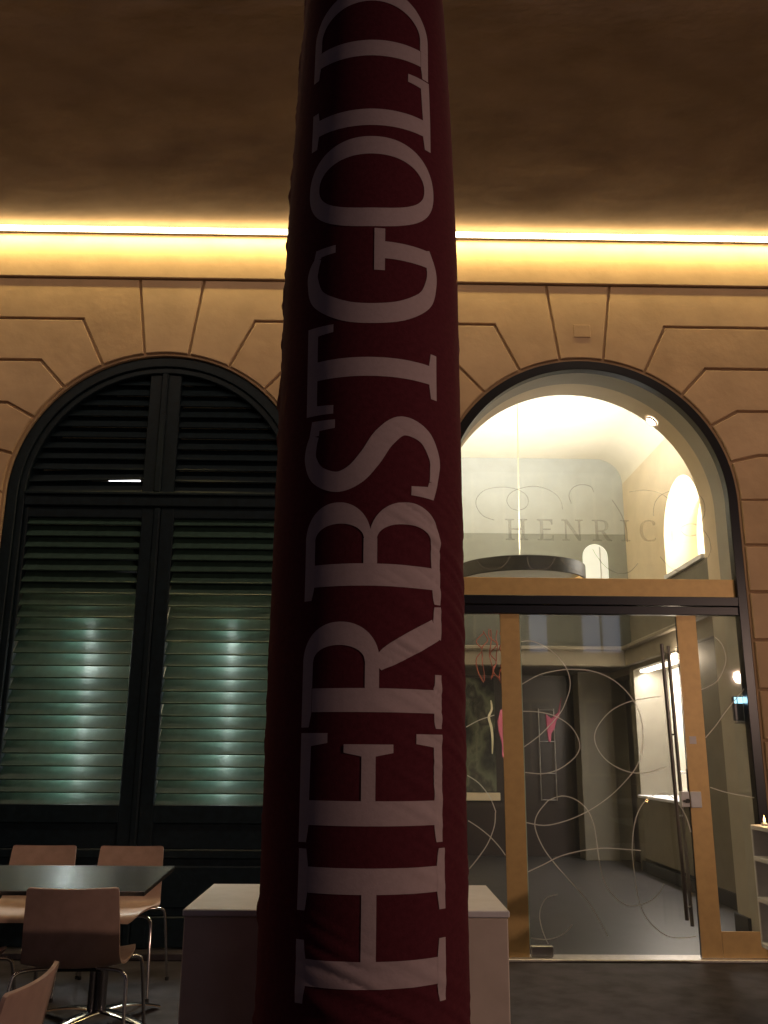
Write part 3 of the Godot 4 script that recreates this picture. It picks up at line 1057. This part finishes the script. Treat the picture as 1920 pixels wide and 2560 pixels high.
	var pa := arch_poly(0, 0, 0.42, 0.17, 16)
	b.prism(pa, -0.0, 0.012, 0.004)
	obj("glow_pane", b, glow(lin(0.9, 0.95, 0.88), 0.42), sn)
	b = MB.new()
	b.box(Vector3(0.055, 0.0, 0.013), Vector3(0.075, 0.55, 0.026), 0.003)
	obj("glazing_bar", b, M.white, sn)
	b = MB.new()
	b.box(Vector3(-0.20, -0.03, 0.0), Vector3(0.20, -0.001, 0.05), 0.004)
	obj("sill", b, M.white, sn)
	# the big ring pendant
	var rc := Vector3(1.602, 3.155, -2.8)
	var rl := thing("ring_lamp", "large black ring pendant lamp with golden inside, hung on a cable", "lamp", rc)
	b = MB.new()
	b.lathe([Vector2(0.672, 0.0), Vector2(0.690, 0.006), Vector2(0.690, 0.150), Vector2(0.684, 0.156), Vector2(0.662, 0.156)], Vector3.ZERO, 72)
	obj("ring_band", b, M.dark, rl)
	b = MB.new()
	b.lathe([Vector2(0.660, 0.156), Vector2(0.655, 0.150), Vector2(0.655, 0.006), Vector2(0.672, 0.0)], Vector3.ZERO, 72)
	obj("golden_lining", b, glow(lin(1.0, 0.62, 0.22), 0.55), rl)
	b = MB.new()
	b.lathe([Vector2(0.0, 0.088), Vector2(0.654, 0.088), Vector2(0.654, 0.096), Vector2(0.0, 0.096)], Vector3.ZERO, 72)
	obj("diffuser", b, M.grey_wall, rl)
	b = MB.new()
	b.tube([Vector3(0.0, 0.09, 0.0), Vector3(0.035, 2.20, -0.02)], 0.0055, 8)
	obj("cable", b, mat(lin(0.7, 0.62, 0.42), 0.4), rl)
	b = MB.new()
	b.lathe([Vector2(0.0, 2.155), Vector2(0.045, 2.17), Vector2(0.05, 2.205)], Vector3(0.035, 0, -0.02), 20)
	b.box(Vector3(-0.13, 2.18, -0.05), Vector3(-0.03, 2.204, 0.0), 0.004)
	obj("ceiling_rose", b, M.steel, rl)
	for k in 4:
		var a := TAU * k / 4.0 + 0.5
		spot(rc + Vector3(0.60 * cos(a), 0.17, 0.60 * sin(a)), Vector3(-0.25 * cos(a), 1, -0.25 * sin(a)), 66.0, lin(1.0, 0.97, 0.91), 2.9, 0.05, 0.5)
	# small downlight in the arch soffit
	var ang := 0.878
	var sp := Vector3(XR + 1.105 * cos(ang), YS + 1.105 * sin(ang), -0.52)
	var sl := thing("downlight", "small round bright downlight set in the arch reveal", "lamp", sp)
	sl.rotation.z = ang - PI / 2
	b = MB.new()
	b.lathe([Vector2(0.0, -0.012), Vector2(0.042, -0.012), Vector2(0.044, 0.0)], Vector3.ZERO, 20)
	obj("bulb", b, glow(lin(1.0, 0.88, 0.78), 12.0), sl)
	b = MB.new()
	b.lathe([Vector2(0.044, -0.010), Vector2(0.052, -0.010), Vector2(0.054, 0.002)], Vector3.ZERO, 20)
	obj("trim_ring", b, M.white, sl)
	spot(sp + Vector3(-0.02, -0.03, 0), Vector3(-0.45, -1, -0.5), 60.0, lin(1.0, 0.88, 0.74), 0.3, 0.03)
	# wall spot by the hatch
	var ws := thing("wall_spot", "small bright spot lamp at the upper corner of the hatch", "lamp", Vector3(3.30, 2.40, -3.05))
	b = MB.new()
	b.lathe([Vector2(0.0, -0.05), Vector2(0.045, -0.045), Vector2(0.055, 0.0), Vector2(0.04, 0.04), Vector2(0.0, 0.045)], Vector3.ZERO, 16)
	obj("bulb", b, glow(lin(1.0, 0.82, 0.6), 10.0), ws)
	b = MB.new()
	b.tube([Vector3(0.0, 0.04, 0), Vector3(0.0, 0.10, 0), Vector3(0.1, 0.12, 0)], 0.01, 8)
	obj("arm", b, M.steel, ws)
	omni(Vector3(3.30, 2.40, -3.05), lin(1.0, 0.8, 0.58), 0.35, 0.04)
	# card terminal behind the side pane
	var ct := thing("door_terminal", "small dark entry terminal with a lit blue-white screen", "terminal", Vector3(2.775, 1.625, -0.14))
	b = MB.new()
	b.box(Vector3(-0.052, 0.0, -0.02), Vector3(0.052, 0.178, 0.02), 0.006)
	obj("case", b, mat(lin(0.02, 0.016, 0.02), 0.35), ct)
	b = MB.new()
	b.box(Vector3(-0.046, 0.126, 0.020), Vector3(0.047, 0.172, 0.022), 0.0)
	obj("screen", b, glow(lin(0.45, 0.85, 1.0), 1.6), ct)
	b = MB.new()
	b.box(Vector3(-0.028, 0.127, 0.022), Vector3(-0.022, 0.171, 0.0235), 0.0)
	obj("screen_bar", b, M.dark, ct)
	b = MB.new()
	b.box(Vector3(-0.052, -0.02, -0.02), Vector3(0.052, -0.001, 0.024), 0.004)
	obj("foot", b, M.reveal, ct)
	area(Vector3(2.775, 1.775, -0.11), Vector3(0, 0, 1), Vector2(0.09, 0.045), lin(0.4, 0.75, 1.0), 0.02)

# ------------------------------------------------------------------ the banner-wrapped column
const CZ := 4.07
const CX := -0.008

func col_r(y: float) -> float:
	var hs := [0.0, 2.0, 2.9, 3.436, 3.984, 5.0]
	var rs := [0.285, 0.285, 0.280, 0.266, 0.243, 0.205]
	for i in 5:
		if y <= hs[i + 1]:
			var a: float = rs[maxi(i - 1, 0)]
			var b: float = rs[mini(i + 2, 5)]
			return cubic_interpolate(rs[i], rs[i + 1], a, b, clampf((y - hs[i]) / (hs[i + 1] - hs[i]), 0, 1))
	return rs[5]

var cn := FastNoiseLite.new()
var cn2 := FastNoiseLite.new()

func col_disp(th: float, y: float) -> float:
	var u := th * 0.283
	var d := 0.0015 * cn.get_noise_2d(u * 3.0, y * 1.5)
	# slanting pulls on the right flank
	var s := y + 0.50 * u
	var e := smoothstep(-0.02, 0.16, u) * (1.0 - smoothstep(0.42, 0.6, u)) * smoothstep(0.95, 1.45, s) * (1.0 - smoothstep(2.05, 2.5, s))
	d += e * 0.0042 * (absf(cn2.get_noise_2d(s * 13.0, u * 1.1)) * 2.0 - 0.6)
	# creases round the foot
	var s2 := y + 0.45 * u
	var e2 := smoothstep(-0.25, -0.05, u) * (1.0 - smoothstep(0.45, 0.6, u)) * (1.0 - smoothstep(0.80, 1.0, s2))
	d += e2 * 0.0060 * (absf(cn2.get_noise_2d(s2 * 11.0 + 40.0, u * 1.3)) * 2.0 - 0.6)
	# puckered seams on both sides
	for k in [[-1.50, 1.0], [1.62, 0.45]]:
		var w: float = exp(-pow((th - k[0]) / 0.075, 2.0))
		if w > 0.01:
			d += w * k[1] * (0.002 + 0.011 * maxf(0.0, cn2.get_noise_2d(y * 7.5 + k[0] * 30.0, 3.0)) + 0.004 * maxf(0.0, cn2.get_noise_2d(y * 22.0, 9.0 + k[0])))
	return d

func col_at(th: float, y: float, off := 0.0) -> Vector3:
	var r := col_r(y) + col_disp(th, y) + off
	return Vector3(CX + r * sin(th), y, CZ + r * cos(th))

var lm: MB
var lo_ := 0.0

func lpt(p: Vector2) -> Array:
	var th := p.y / col_r(p.x)
	var a := col_at(th, p.x, lo_)
	var e := 0.003
	var du := col_at(th + e, p.x, lo_) - col_at(th - e, p.x, lo_)
	var dy := col_at(th, p.x + e, lo_) - col_at(th, p.x - e, lo_)
	return [a, du.cross(dy).normalized()]

func ltri(a: Vector2, b: Vector2, c: Vector2, depth := 0) -> void:
	var l := [a.distance_to(b), b.distance_to(c), c.distance_to(a)]
	var m: float = maxf(l[0], maxf(l[1], l[2]))
	if m > 0.014 and depth < 14:
		if m == l[0]:
			var h := (a + b) / 2.0
			ltri(a, h, c, depth + 1)
			ltri(h, b, c, depth + 1)
		elif m == l[1]:
			var h := (b + c) / 2.0
			ltri(a, b, h, depth + 1)
			ltri(a, h, c, depth + 1)
		else:
			var h := (c + a) / 2.0
			ltri(a, b, h, depth + 1)
			ltri(h, b, c, depth + 1)
		return
	var p := lpt(a)
	var q := lpt(b)
	var r := lpt(c)
	var n0: Vector3 = p[1]
	var n1: Vector3 = q[1]
	var n2: Vector3 = r[1]
	if n0.dot(Vector3(p[0].x - CX, 0, p[0].z - CZ)) < 0:
		n0 = -n0
		n1 = -n1
		n2 = -n2
	lm.tri3(p[0], q[0], r[0], n0, n1, n2)

# letter pieces in (height along the column, distance round it)
func lpoly(p: Array) -> void:
	lo_ += 0.00012
	var q := PackedVector2Array(p)
	var idx := Geometry2D.triangulate_polygon(q)
	for i in range(0, idx.size(), 3):
		ltri(q[idx[i]], q[idx[i + 1]], q[idx[i + 2]])

func lrect(v0: float, v1: float, u0: float, u1: float) -> void:
	lpoly([Vector2(v0, u0), Vector2(v1, u0), Vector2(v1, u1), Vector2(v0, u1)])

# slab serif: outer edge at u, from v0 to v1, thickening from t0 at the tips to t1 at the stem s0..s1
func serif(v0: float, v1: float, s0: float, s1: float, u: float, t0: float, t1: float) -> void:
	lpoly([Vector2(v0, u), Vector2(v0, u + t0), Vector2(s0, u + t1), Vector2(s1, u + t1), Vector2(v1, u + t0), Vector2(v1, u)])

# stroke with a varying half width: points are (v, u, half width)
func stroke(pts: Array, closed := false) -> void:
	lo_ += 0.00012
	var k := pts.size()
	var sm := []
	var last := k if closed else k - 1
	for i in last:
		for s in 8:
			var a: Vector3 = pts[(i + k - 1) % k] if closed or i > 0 else pts[i]
			var d: Vector3 = pts[(i + 2) % k] if closed or i < k - 2 else pts[k - 1]
			sm.append(pts[i].cubic_interpolate(pts[(i + 1) % k], a, d, s / 8.0))
	if not closed:
		sm.append(pts[k - 1])
	var n := sm.size()
	var segs := n if closed else n - 1
	var lf := []
	var rt := []
	for i in n:
		var a: Vector3 = sm[(i + n - 1) % n] if closed or i > 0 else sm[i]
		var b: Vector3 = sm[(i + 1) % n] if closed or i < n - 1 else sm[i]
		var t := Vector2(b.x - a.x, b.y - a.y).normalized()
		var o: Vector2 = Vector2(-t.y, t.x) * sm[i].z
		lf.append(Vector2(sm[i].x, sm[i].y) + o)
		rt.append(Vector2(sm[i].x, sm[i].y) - o)
	for i in segs:
		var j := (i + 1) % n
		ltri(lf[i], lf[j], rt[j])
		ltri(lf[i], rt[j], rt[i])

# ring between two superellipse-like outlines; only the half above v=cut when open
func bowl(va: float, vo: float, vi: float, uo0: float, uo1: float, ui0: float, ui1: float, ex := 2.25) -> void:
	lo_ += 0.00012
	var k := 40
	var prev_o := Vector2.ZERO
	var prev_i := Vector2.ZERO
	for i in k + 1:
		var t := PI * i / k
		var cs := -cos(t)
		var sn := sin(t)
		var fc := signf(cs) * pow(absf(cs), 2.0 / ex)
		var fs := pow(sn, 2.0 / ex)
		var o := Vector2(va + (vo - va) * fs, (uo0 + uo1) / 2.0 + (uo1 - uo0) / 2.0 * fc)
		var q := Vector2(va + (vi - va) * fs, (ui0 + ui1) / 2.0 + (ui1 - ui0) / 2.0 * fc)
		if i > 0:
			ltri(prev_o, o, q)
			ltri(prev_o, q, prev_i)
		prev_o = o
		prev_i = q

func begin_letter() -> void:
	lm = MB.new()
	lo_ = 0.0015

func banner() -> void:
	cn.seed = 8
	cn.frequency = 1.0
	cn2.seed = 15
	cn2.frequency = 1.0
	cn2.fractal_octaves = 2
	var w := thing("column_banner", "dark red fabric banner sleeve round the column with upright white lettering", "banner")
	var g := []
	var rows := 620
	var cols := 200
	for i in rows + 1:
		var y := 5.05 * i / rows
		var row := []
		for j in cols + 1:
			var th := lerpf(-PI, PI, float(j) / cols)
			row.append(col_at(th, y))
		g.append(row)
	var b := MB.new()
	b.grid(g, 1.0)
	var red := rough_mat(lin(0.082, 0.0155, 0.023), 0.9, 0.14, 0.03, 3.0, 101, 0.04)
	red.metallic_specular = 0.2
	red.uv1_world_triplanar = true
	obj("sleeve", b, red, w)
	var white := rough_mat(lin(0.395, 0.305, 0.32), 0.85, 0.05, 0.03, 3.0, 103, 0.03)
	white.metallic_specular = 0.2
	# H
	begin_letter()
	lrect(0.816, 0.877, -0.149, 0.200)
	lrect(1.028, 1.089, -0.149, 0.200)
	lrect(0.877, 1.028, -0.007, 0.030)
	serif(0.776, 0.919, 0.812, 0.881, -0.177, 0.023, 0.029)
	serif(0.986, 1.131, 1.024, 1.093, -0.177, 0.023, 0.029)
	serif(0.776, 0.919, 0.812, 0.881, 0.228, -0.023, -0.029)
	serif(0.986, 1.131, 1.024, 1.093, 0.228, -0.023, -0.029)
	obj("letter", lm, white, w)
	# E
	begin_letter()
	lrect(1.188, 1.248, -0.151, 0.193)
	serif(1.146, 1.25, 1.186, 1.25, -0.180, 0.024, 0.030)
	serif(1.146, 1.25, 1.186, 1.25, 0.222, -0.024, -0.030)
	lpoly([Vector2(1.249, -0.180), Vector2(1.415, -0.180), Vector2(1.415, -0.101), Vector2(1.390, -0.101), Vector2(1.382, -0.148), Vector2(1.249, -0.150)])
	lpoly([Vector2(1.249, 0.222), Vector2(1.414, 0.222), Vector2(1.414, 0.136), Vector2(1.389, 0.136), Vector2(1.381, 0.192), Vector2(1.249, 0.192)])
	lrect(1.248, 1.358, -0.011, 0.025)
	lpoly([Vector2(1.357, -0.011), Vector2(1.366, -0.057), Vector2(1.387, -0.057), Vector2(1.387, 0.071), Vector2(1.366, 0.071), Vector2(1.357, 0.025)])
	obj("letter", lm, white, w)
	# R
	begin_letter()
	lrect(1.468, 1.529, -0.149, 0.194)
	serif(1.429, 1.531, 1.465, 1.531, -0.181, 0.024, 0.031)
	serif(1.429, 1.570, 1.464, 1.533, 0.223, -0.024, -0.030)
	lrect(1.531, 1.60, -0.181, -0.149)
	lrect(1.529, 1.60, -0.005, 0.032)
	bowl(1.598, 1.703, 1.641, -0.181, 0.033, -0.148, -0.006, 2.1)
	stroke([Vector3(1.585, 0.028, 0.014), Vector3(1.610, 0.055, 0.026), Vector3(1.645, 0.115, 0.030), Vector3(1.690, 0.200, 0.0305)])
	lpoly([Vector2(1.664, 0.222), Vector2(1.668, 0.196), Vector2(1.714, 0.190), Vector2(1.752, 0.196), Vector2(1.755, 0.222)])
	obj("letter", lm, white, w)
	# B
	begin_letter()
	lrect(1.799, 1.860, -0.153, 0.190)
	serif(1.763, 1.862, 1.796, 1.862, -0.184, 0.024, 0.032)
	serif(1.760, 1.862, 1.796, 1.862, 0.221, -0.024, -0.032)
	lrect(1.862, 1.930, -0.184, -0.152)
	lrect(1.860, 1.930, -0.013, 0.024)
	lrect(1.862, 1.930, 0.187, 0.221)
	bowl(1.927, 2.033, 1.972, -0.184, 0.008, -0.152, -0.012, 2.1)
	bowl(1.927, 2.037, 1.974, 0.002, 0.221, 0.023, 0.187, 2.1)
	obj("letter", lm, white, w)
	# S
	begin_letter()
	stroke([Vector3(2.236, -0.166, 0.016), Vector3(2.205, -0.176, 0.019), Vector3(2.165, -0.177, 0.021), Vector3(2.118, -0.150, 0.026), Vector3(2.093, -0.092, 0.0295), Vector3(2.112, -0.040, 0.031), Vector3(2.160, 0.002, 0.031), Vector3(2.222, 0.042, 0.031), Vector3(2.261, 0.095, 0.0285), Vector3(2.240, 0.165, 0.024), Vector3(2.185, 0.202, 0.021), Vector3(2.140, 0.204, 0.018), Vector3(2.105, 0.196, 0.015)])
	lpoly([Vector2(2.279, -0.100), Vector2(2.282, -0.176), Vector2(2.235, -0.184), Vector2(2.236, -0.150), Vector2(2.250, -0.149), Vector2(2.253, -0.100)])
	lpoly([Vector2(2.060, 0.121), Vector2(2.057, 0.198), Vector2(2.107, 0.213), Vector2(2.106, 0.180), Vector2(2.092, 0.176), Vector2(2.086, 0.121)])
	obj("letter", lm, white, w)
	# T
	begin_letter()
	lrect(2.406, 2.465, -0.163, 0.188)
	serif(2.362, 2.504, 2.402, 2.469, 0.213, -0.023, -0.029)
	lpoly([Vector2(2.300, -0.197), Vector2(2.579, -0.201), Vector2(2.577, -0.112), Vector2(2.552, -0.112), Vector2(2.548, -0.163), Vector2(2.328, -0.160), Vector2(2.323, -0.106), Vector2(2.297, -0.106)])
	obj("letter", lm, white, w)
	# G
	begin_letter()
	stroke([Vector3(2.806, -0.172, 0.013), Vector3(2.772, -0.187, 0.019), Vector3(2.735, -0.190, 0.021), Vector3(2.670, -0.166, 0.026), Vector3(2.618, -0.085, 0.031), Vector3(2.604, 0.0, 0.032), Vector3(2.620, 0.090, 0.031), Vector3(2.672, 0.168, 0.027), Vector3(2.735, 0.195, 0.0215), Vector3(2.785, 0.196, 0.019), Vector3(2.842, 0.176, 0.0125)])
	lpoly([Vector2(2.839, -0.111), Vector2(2.836, -0.180), Vector2(2.805, -0.187), Vector2(2.804, -0.160), Vector2(2.809, -0.160), Vector2(2.813, -0.111)])
	lrect(2.785, 2.842, 0.038, 0.184)
	lrect(2.745, 2.885, 0.007, 0.039)
	obj("letter", lm, white, w)
	# O
	begin_letter()
	bowl(3.051, 3.211, 3.147, -0.216, 0.208, -0.176, 0.170, 2.25)
	bowl(3.0515, 2.891, 2.955, -0.216, 0.208, -0.176, 0.170, 2.25)
	obj("letter", lm, white, w)
	# L
	begin_letter()
	lrect(3.252, 3.313, -0.188, 0.170)
	serif(3.205, 3.345, 3.248, 3.317, -0.215, 0.024, 0.029)
	serif(3.205, 3.315, 3.248, 3.315, 0.198, -0.024, -0.031)
	lpoly([Vector2(3.313, 0.198), Vector2(3.469, 0.194), Vector2(3.470, 0.112), Vector2(3.439, 0.112), Vector2(3.433, 0.160), Vector2(3.313, 0.167)])
	obj("letter", lm, white, w)
	# D
	begin_letter()
	lrect(3.519, 3.581, -0.190, 0.160)
	serif(3.474, 3.583, 3.515, 3.583, -0.218, 0.024, 0.030)
	serif(3.474, 3.583, 3.515, 3.583, 0.191, -0.024, -0.030)
	lrect(3.583, 3.625, -0.218, -0.186)
	lrect(3.583, 3.625, 0.158, 0.191)
	bowl(3.623, 3.800, 3.740, -0.218, 0.191, -0.186, 0.158, 2.05)
	obj("letter", lm, white, w)

# ------------------------------------------------------------------ tables, chairs, counter, shelf
func make_chair(called: String, label: String, m: Material) -> Node3D:
	var t := thing(called, label, "chair", Vector3.ZERO, 0.0, "shell chairs round the table")
	# side profile (z, y, half width), front lip to top edge
	var prof := [Vector3(0.235, 0.405, 0.130), Vector3(0.232, 0.425, 0.165), Vector3(0.215, 0.441, 0.190), Vector3(0.17, 0.450, 0.212), Vector3(0.08, 0.450, 0.226), Vector3(-0.03, 0.441, 0.230), Vector3(-0.12, 0.437, 0.226), Vector3(-0.178, 0.452, 0.219), Vector3(-0.208, 0.492, 0.213), Vector3(-0.224, 0.56, 0.210), Vector3(-0.240, 0.64, 0.207), Vector3(-0.256, 0.72, 0.203), Vector3(-0.266, 0.765, 0.200), Vector3(-0.269, 0.776, 0.194), Vector3(-0.270, 0.780, 0.183)]
	var sm := smooth_path(prof, 4)
	var top := []
	var bot := []
	var th := 0.0055
	var k := sm.size()
	for i in k:
		var p: Vector3 = sm[i]
		var a: Vector3 = sm[maxi(i - 1, 0)]
		var c: Vector3 = sm[mini(i + 1, k - 1)]
		var tg := Vector2(c.x - a.x, c.y - a.y).normalized()
		var nn := Vector2(tg.y, -tg.x)
		if nn.y < 0 and p.y < 0.46:
			nn = -nn
		if p.y >= 0.46 and nn.x < 0:
			nn = -nn
		var r0 := []
		var r1 := []
		for j in 17:
			var f := j / 8.0 - 1.0
			var lift := 0.020 * f * f
			var q := Vector2(p.x, p.y) + nn * lift
			r0.append(Vector3(p.z * f, q.y + nn.y * th, q.x + nn.x * th))
			r1.append(Vector3(p.z * f, q.y - nn.y * th, q.x - nn.x * th))
		top.append(r0)
		bot.append(r1)
	var b := MB.new()
	b.grid(top, 1.0)
	b.grid(bot, -1.0)
	for i in k - 1:
		for j in [0, 16]:
			b.quad_from(top[i][j], top[i + 1][j], bot[i + 1][j], bot[i][j], Vector3(0, sm[i].y, sm[i].x))
	for i in [0, k - 1]:
		for j in 16:
			b.quad_from(top[i][j], top[i][j + 1], bot[i][j + 1], bot[i][j], Vector3(0, sm[5].y, sm[5].x))
	# turn every normal of the shell outwards from its own thickness
	obj("shell", b, m, t)
	for sx in [-1.0, 1.0]:
		for sz in [-1.0, 1.0]:
			var lg := MB.new()
			var pts := smooth_path([Vector3(sx * 0.10, 0.427, sz * 0.10), Vector3(sx * 0.19, 0.429, sz * 0.145), Vector3(sx * 0.232, 0.420, sz * 0.175), Vector3(sx * 0.247, 0.385, sz * 0.19), Vector3(sx * 0.256, 0.25, sz * 0.22), Vector3(sx * 0.270, 0.008, sz * 0.262)], 5)
			lg.tube(pts, 0.0085, 10)
			var o := obj("leg", lg, M.chrome, t)
			var ft := MB.new()
			ft.lathe([Vector2(0.0, 0.0), Vector2(0.012, 0.0), Vector2(0.012, 0.02), Vector2(0.0, 0.022)], Vector3(sx * 0.270, 0.0, sz * 0.262), 10)
			obj("foot", ft, M.dark, o)
	var br := MB.new()
	br.box(Vector3(-0.12, 0.415, -0.11), Vector3(0.12, 0.427, 0.11), 0.004)
	obj("seat_bracket", br, M.dark, t)
	return t

func furniture() -> void:
	var c0 := make_chair("shell_chair", "light wooden shell chair against the shutters, right of the two facing us", M.wood)
	c0.position = Vector3(-1.51, 0, 0.81)
	dup(c0, Vector3(-2.066, 0, 0.80), 0.02, "light wooden shell chair against the shutters, left of the two facing us")
	var c1 := make_chair("shell_chair", "shell chair seen from behind, pushed under the near table edge", M.wood_dark)
	c1.position = Vector3(-1.312, 0, 2.185)
	c1.rotation.y = PI + 0.05
	dup(c1, Vector3(-1.93, 0, 2.22), PI - 0.10, "shell chair seen from behind, mostly cut off at the left edge")
	dup(c1, Vector3(-1.137, 0, 4.085), -PI / 2, "nearest shell chair, turned sideways in the bottom left corner")

	var t := thing("cafe_table", "grey metal-topped cafe table in front of the shutters", "table", Vector3(-1.90, 0, 1.76))
	var b := MB.new()
	b.prism(PackedVector2Array([Vector2(-0.95, -0.485), Vector2(0.875, -0.485), Vector2(0.812, 0.485), Vector2(-0.95, 0.485)]), 0, 0, 0)
	b = MB.new()
	b.xf = Transform3D(Basis(Vector3(1, 0, 0), Vector3(0, 0, -1), Vector3(0, 1, 0)), Vector3.ZERO)
	# x, -z, y
	b.prism(PackedVector2Array([Vector2(-0.95, -0.487), Vector2(0.872, -0.487), Vector2(0.812, 0.485), Vector2(-0.95, 0.485)]), 0.724, 0.745, 0.003)
	obj("tabletop", b, M.alu, t)
	for x in [0.525, -0.50]:
		b = MB.new()
		b.tube([Vector3(x, 0.07, -0.21), Vector3(x, 0.722, -0.21)], 0.030, 20)
		b.tube([Vector3(x - 0.045, 0.07, -0.20), Vector3(x - 0.045, 0.722, -0.20)], 0.018, 14)
		obj("post", b, M.alu, t)
		for a in [-0.55, -0.55 + PI / 2, -0.55 + PI, -0.55 + 1.5 * PI]:
			b = MB.new()
			var rows := []
			var rows2 := []
			for i in 9:
				var f := i / 8.0
				var r := 0.02 + 0.40 * f
				var y := 0.085 - 0.066 * f * f
				var hw := 0.040 - 0.012 * f
				var d := Vector3(sin(a), 0, cos(a))
				var sd := Vector3(cos(a), 0, -sin(a))
				var c := Vector3(x, y, -0.21) + d * r
				rows.append([c - sd * hw - Vector3(0, 0.010, 0), c - sd * hw * 0.8, c, c + sd * hw * 0.8, c + sd * hw - Vector3(0, 0.010, 0)])
				rows2.append([c - sd * hw - Vector3(0, 0.010, 0), c + sd * hw - Vector3(0, 0.010, 0)])
			b.grid(rows, 1.0)
			b.grid(rows2, -1.0)
			var e: Array = rows[8]
			b.quad(e[0], e[1], e[3], e[4], Vector3(sin(a), 0, cos(a)))
			obj("foot", b, M.chrome, t)
		b = MB.new()
		b.box(Vector3(x - 0.16, 0.712, -0.37), Vector3(x + 0.16, 0.7235, -0.05), 0.003)
		obj("top_plate", b, M.dark, t)

	# white counter block behind the column
	var w := thing("counter_block", "white boxy counter block standing behind the banner column", "counter", Vector3(-0.065, 0, 3.46))
	b = MB.new()
	b.box(Vector3(-0.495, 0.0, -0.275), Vector3(0.498, 0.878, 0.285), 0.003)
	obj("body", b, rough_mat(lin(0.62, 0.53, 0.46), 0.6, 0.06, 0.012, 0.9, 73), w)
	b = MB.new()
	b.box(Vector3(-0.500, 0.880, -0.280), Vector3(0.503, 0.900, 0.290), 0.003)
	obj("top", b, M.white, w)

	# open shelf unit at the right edge
	var s := thing("open_shelf", "pale open shelf unit at the right edge before the side pane", "shelf", Vector3(2.29, 0, 1.05))
	for y in [0.945, 0.770, 0.545, 0.298]:
		b = MB.new()
		b.box(Vector3(0.0, y, 0.012), Vector3(0.42, y + 0.026, 1.10), 0.003)
		obj("shelf_board", b, M.white, s)
	b = MB.new()
	b.box(Vector3(0.008, 0.30, -0.012), Vector3(0.42, 0.972, 0.010), 0.003)
	obj("end_panel", b, M.white, s)
	b = MB.new()
	b.box(Vector3(0.40, 0.325, 0.012), Vector3(0.42, 0.943, 1.10), 0.003)
	obj("back_panel", b, M.wood_dark, s)
	for z in [0.30, 1.0]:
		b = MB.new()
		b.box(Vector3(0.22, 0.0, z - 0.03), Vector3(0.28, 0.297, z + 0.03), 0.004)
		obj("leg", b, M.dark, s)
	# candle on it
	var cd := thing("tea_light", "small burning tea light on top of the open shelf", "candle", Vector3(2.352, 0.972, 1.12))
	b = MB.new()
	b.lathe([Vector2(0.0, 0.0), Vector2(0.019, 0.0), Vector2(0.020, 0.014), Vector2(0.017, 0.015), Vector2(0.0, 0.012)], Vector3.ZERO, 18)
	obj("cup", b, M.steel, cd)
	b = MB.new()
	b.lathe([Vector2(0.0, 0.014), Vector2(0.006, 0.024), Vector2(0.0065, 0.032), Vector2(0.003, 0.048), Vector2(0.0, 0.060)], Vector3.ZERO, 12)
	obj("flame", b, glow(lin(1.0, 0.55, 0.18), 9.0), cd)
	omni(Vector3(2.352, 1.002, 1.12), lin(1.0, 0.55, 0.2), 0.012, 0.012)

# ------------------------------------------------------------------ the street behind the camera, seen in the glass
func street() -> void:
	var l := thing("street_lantern", "warm street lantern on a post, mirrored in the side pane", "lantern", Vector3(5.82, 0, 7.5))
	var b := MB.new()
	b.lathe([Vector2(0.10, 0.0), Vector2(0.10, 0.25), Vector2(0.05, 0.32), Vector2(0.04, 2.40), Vector2(0.07, 2.46), Vector2(0.0, 2.47)], Vector3.ZERO, 18)
	obj("post", b, M.dark, l)
	b = MB.new()
	b.lathe([Vector2(0.0, 2.49), Vector2(0.060, 2.49), Vector2(0.095, 2.66), Vector2(0.0, 2.665)], Vector3.ZERO, 6)
	obj("lamp_glass", b, glow(lin(1.0, 0.58, 0.28), 14.0), l)
	b = MB.new()
	b.lathe([Vector2(0.0, 2.666), Vector2(0.33, 2.666), Vector2(0.33, 2.676), Vector2(0.12, 2.73), Vector2(0.03, 2.80), Vector2(0.0, 2.80)], Vector3.ZERO, 24)  # wide brim added to keep lantern light off the vault
	obj("shading_cap", b, M.dark, l)
	omni(Vector3(5.82, 2.58, 7.5), lin(1.0, 0.67, 0.50), 11.0, 0.08)

	var h := thing("opposite_house", "dim plastered house across the street, seen only in reflection", "house", Vector3(0, 0, 19.0))
	var wl := MB.new()
	wl.box(Vector3(-14, 0, 0), Vector3(9.0, 12.0, 1.0), 0.0)
	obj("wall", wl, rough_mat(lin(0.30, 0.27, 0.23), 0.9, 0.1, 0.01, 0.3, 131), h)
	var lit := glow(lin(0.62, 0.72, 1.0), 1.6)
	for r in 3:
		var ld := MB.new()
		ld.box(Vector3(-14, 3.55 + 3.2 * r, -0.18), Vector3(9.0, 3.75 + 3.2 * r, -0.001), 0.02)
		obj("string_course", ld, M.cream, h)
		for i in 8:
			var x := -8.1 + 2.1 * i
			var y := 0.9 + 3.3 * r
			var fr := MB.new()
			fr.box(Vector3(x - 0.62, y - 0.08, -0.06), Vector3(x + 0.62, y + 2.0, -0.002), 0.01)
			var o := obj("window", fr, M.cream, h)
			for s in [-1.0, 1.0]:
				var pn := MB.new()
				pn.box(Vector3(x + s * 0.29 - 0.25, y, -0.075), Vector3(x + s * 0.29 + 0.25, y + 1.9, -0.061), 0.003)
				obj("pane", pn, lit if r == 1 and i in [6, 7] and not (i == 6 and s < 0) else M.dark, o)
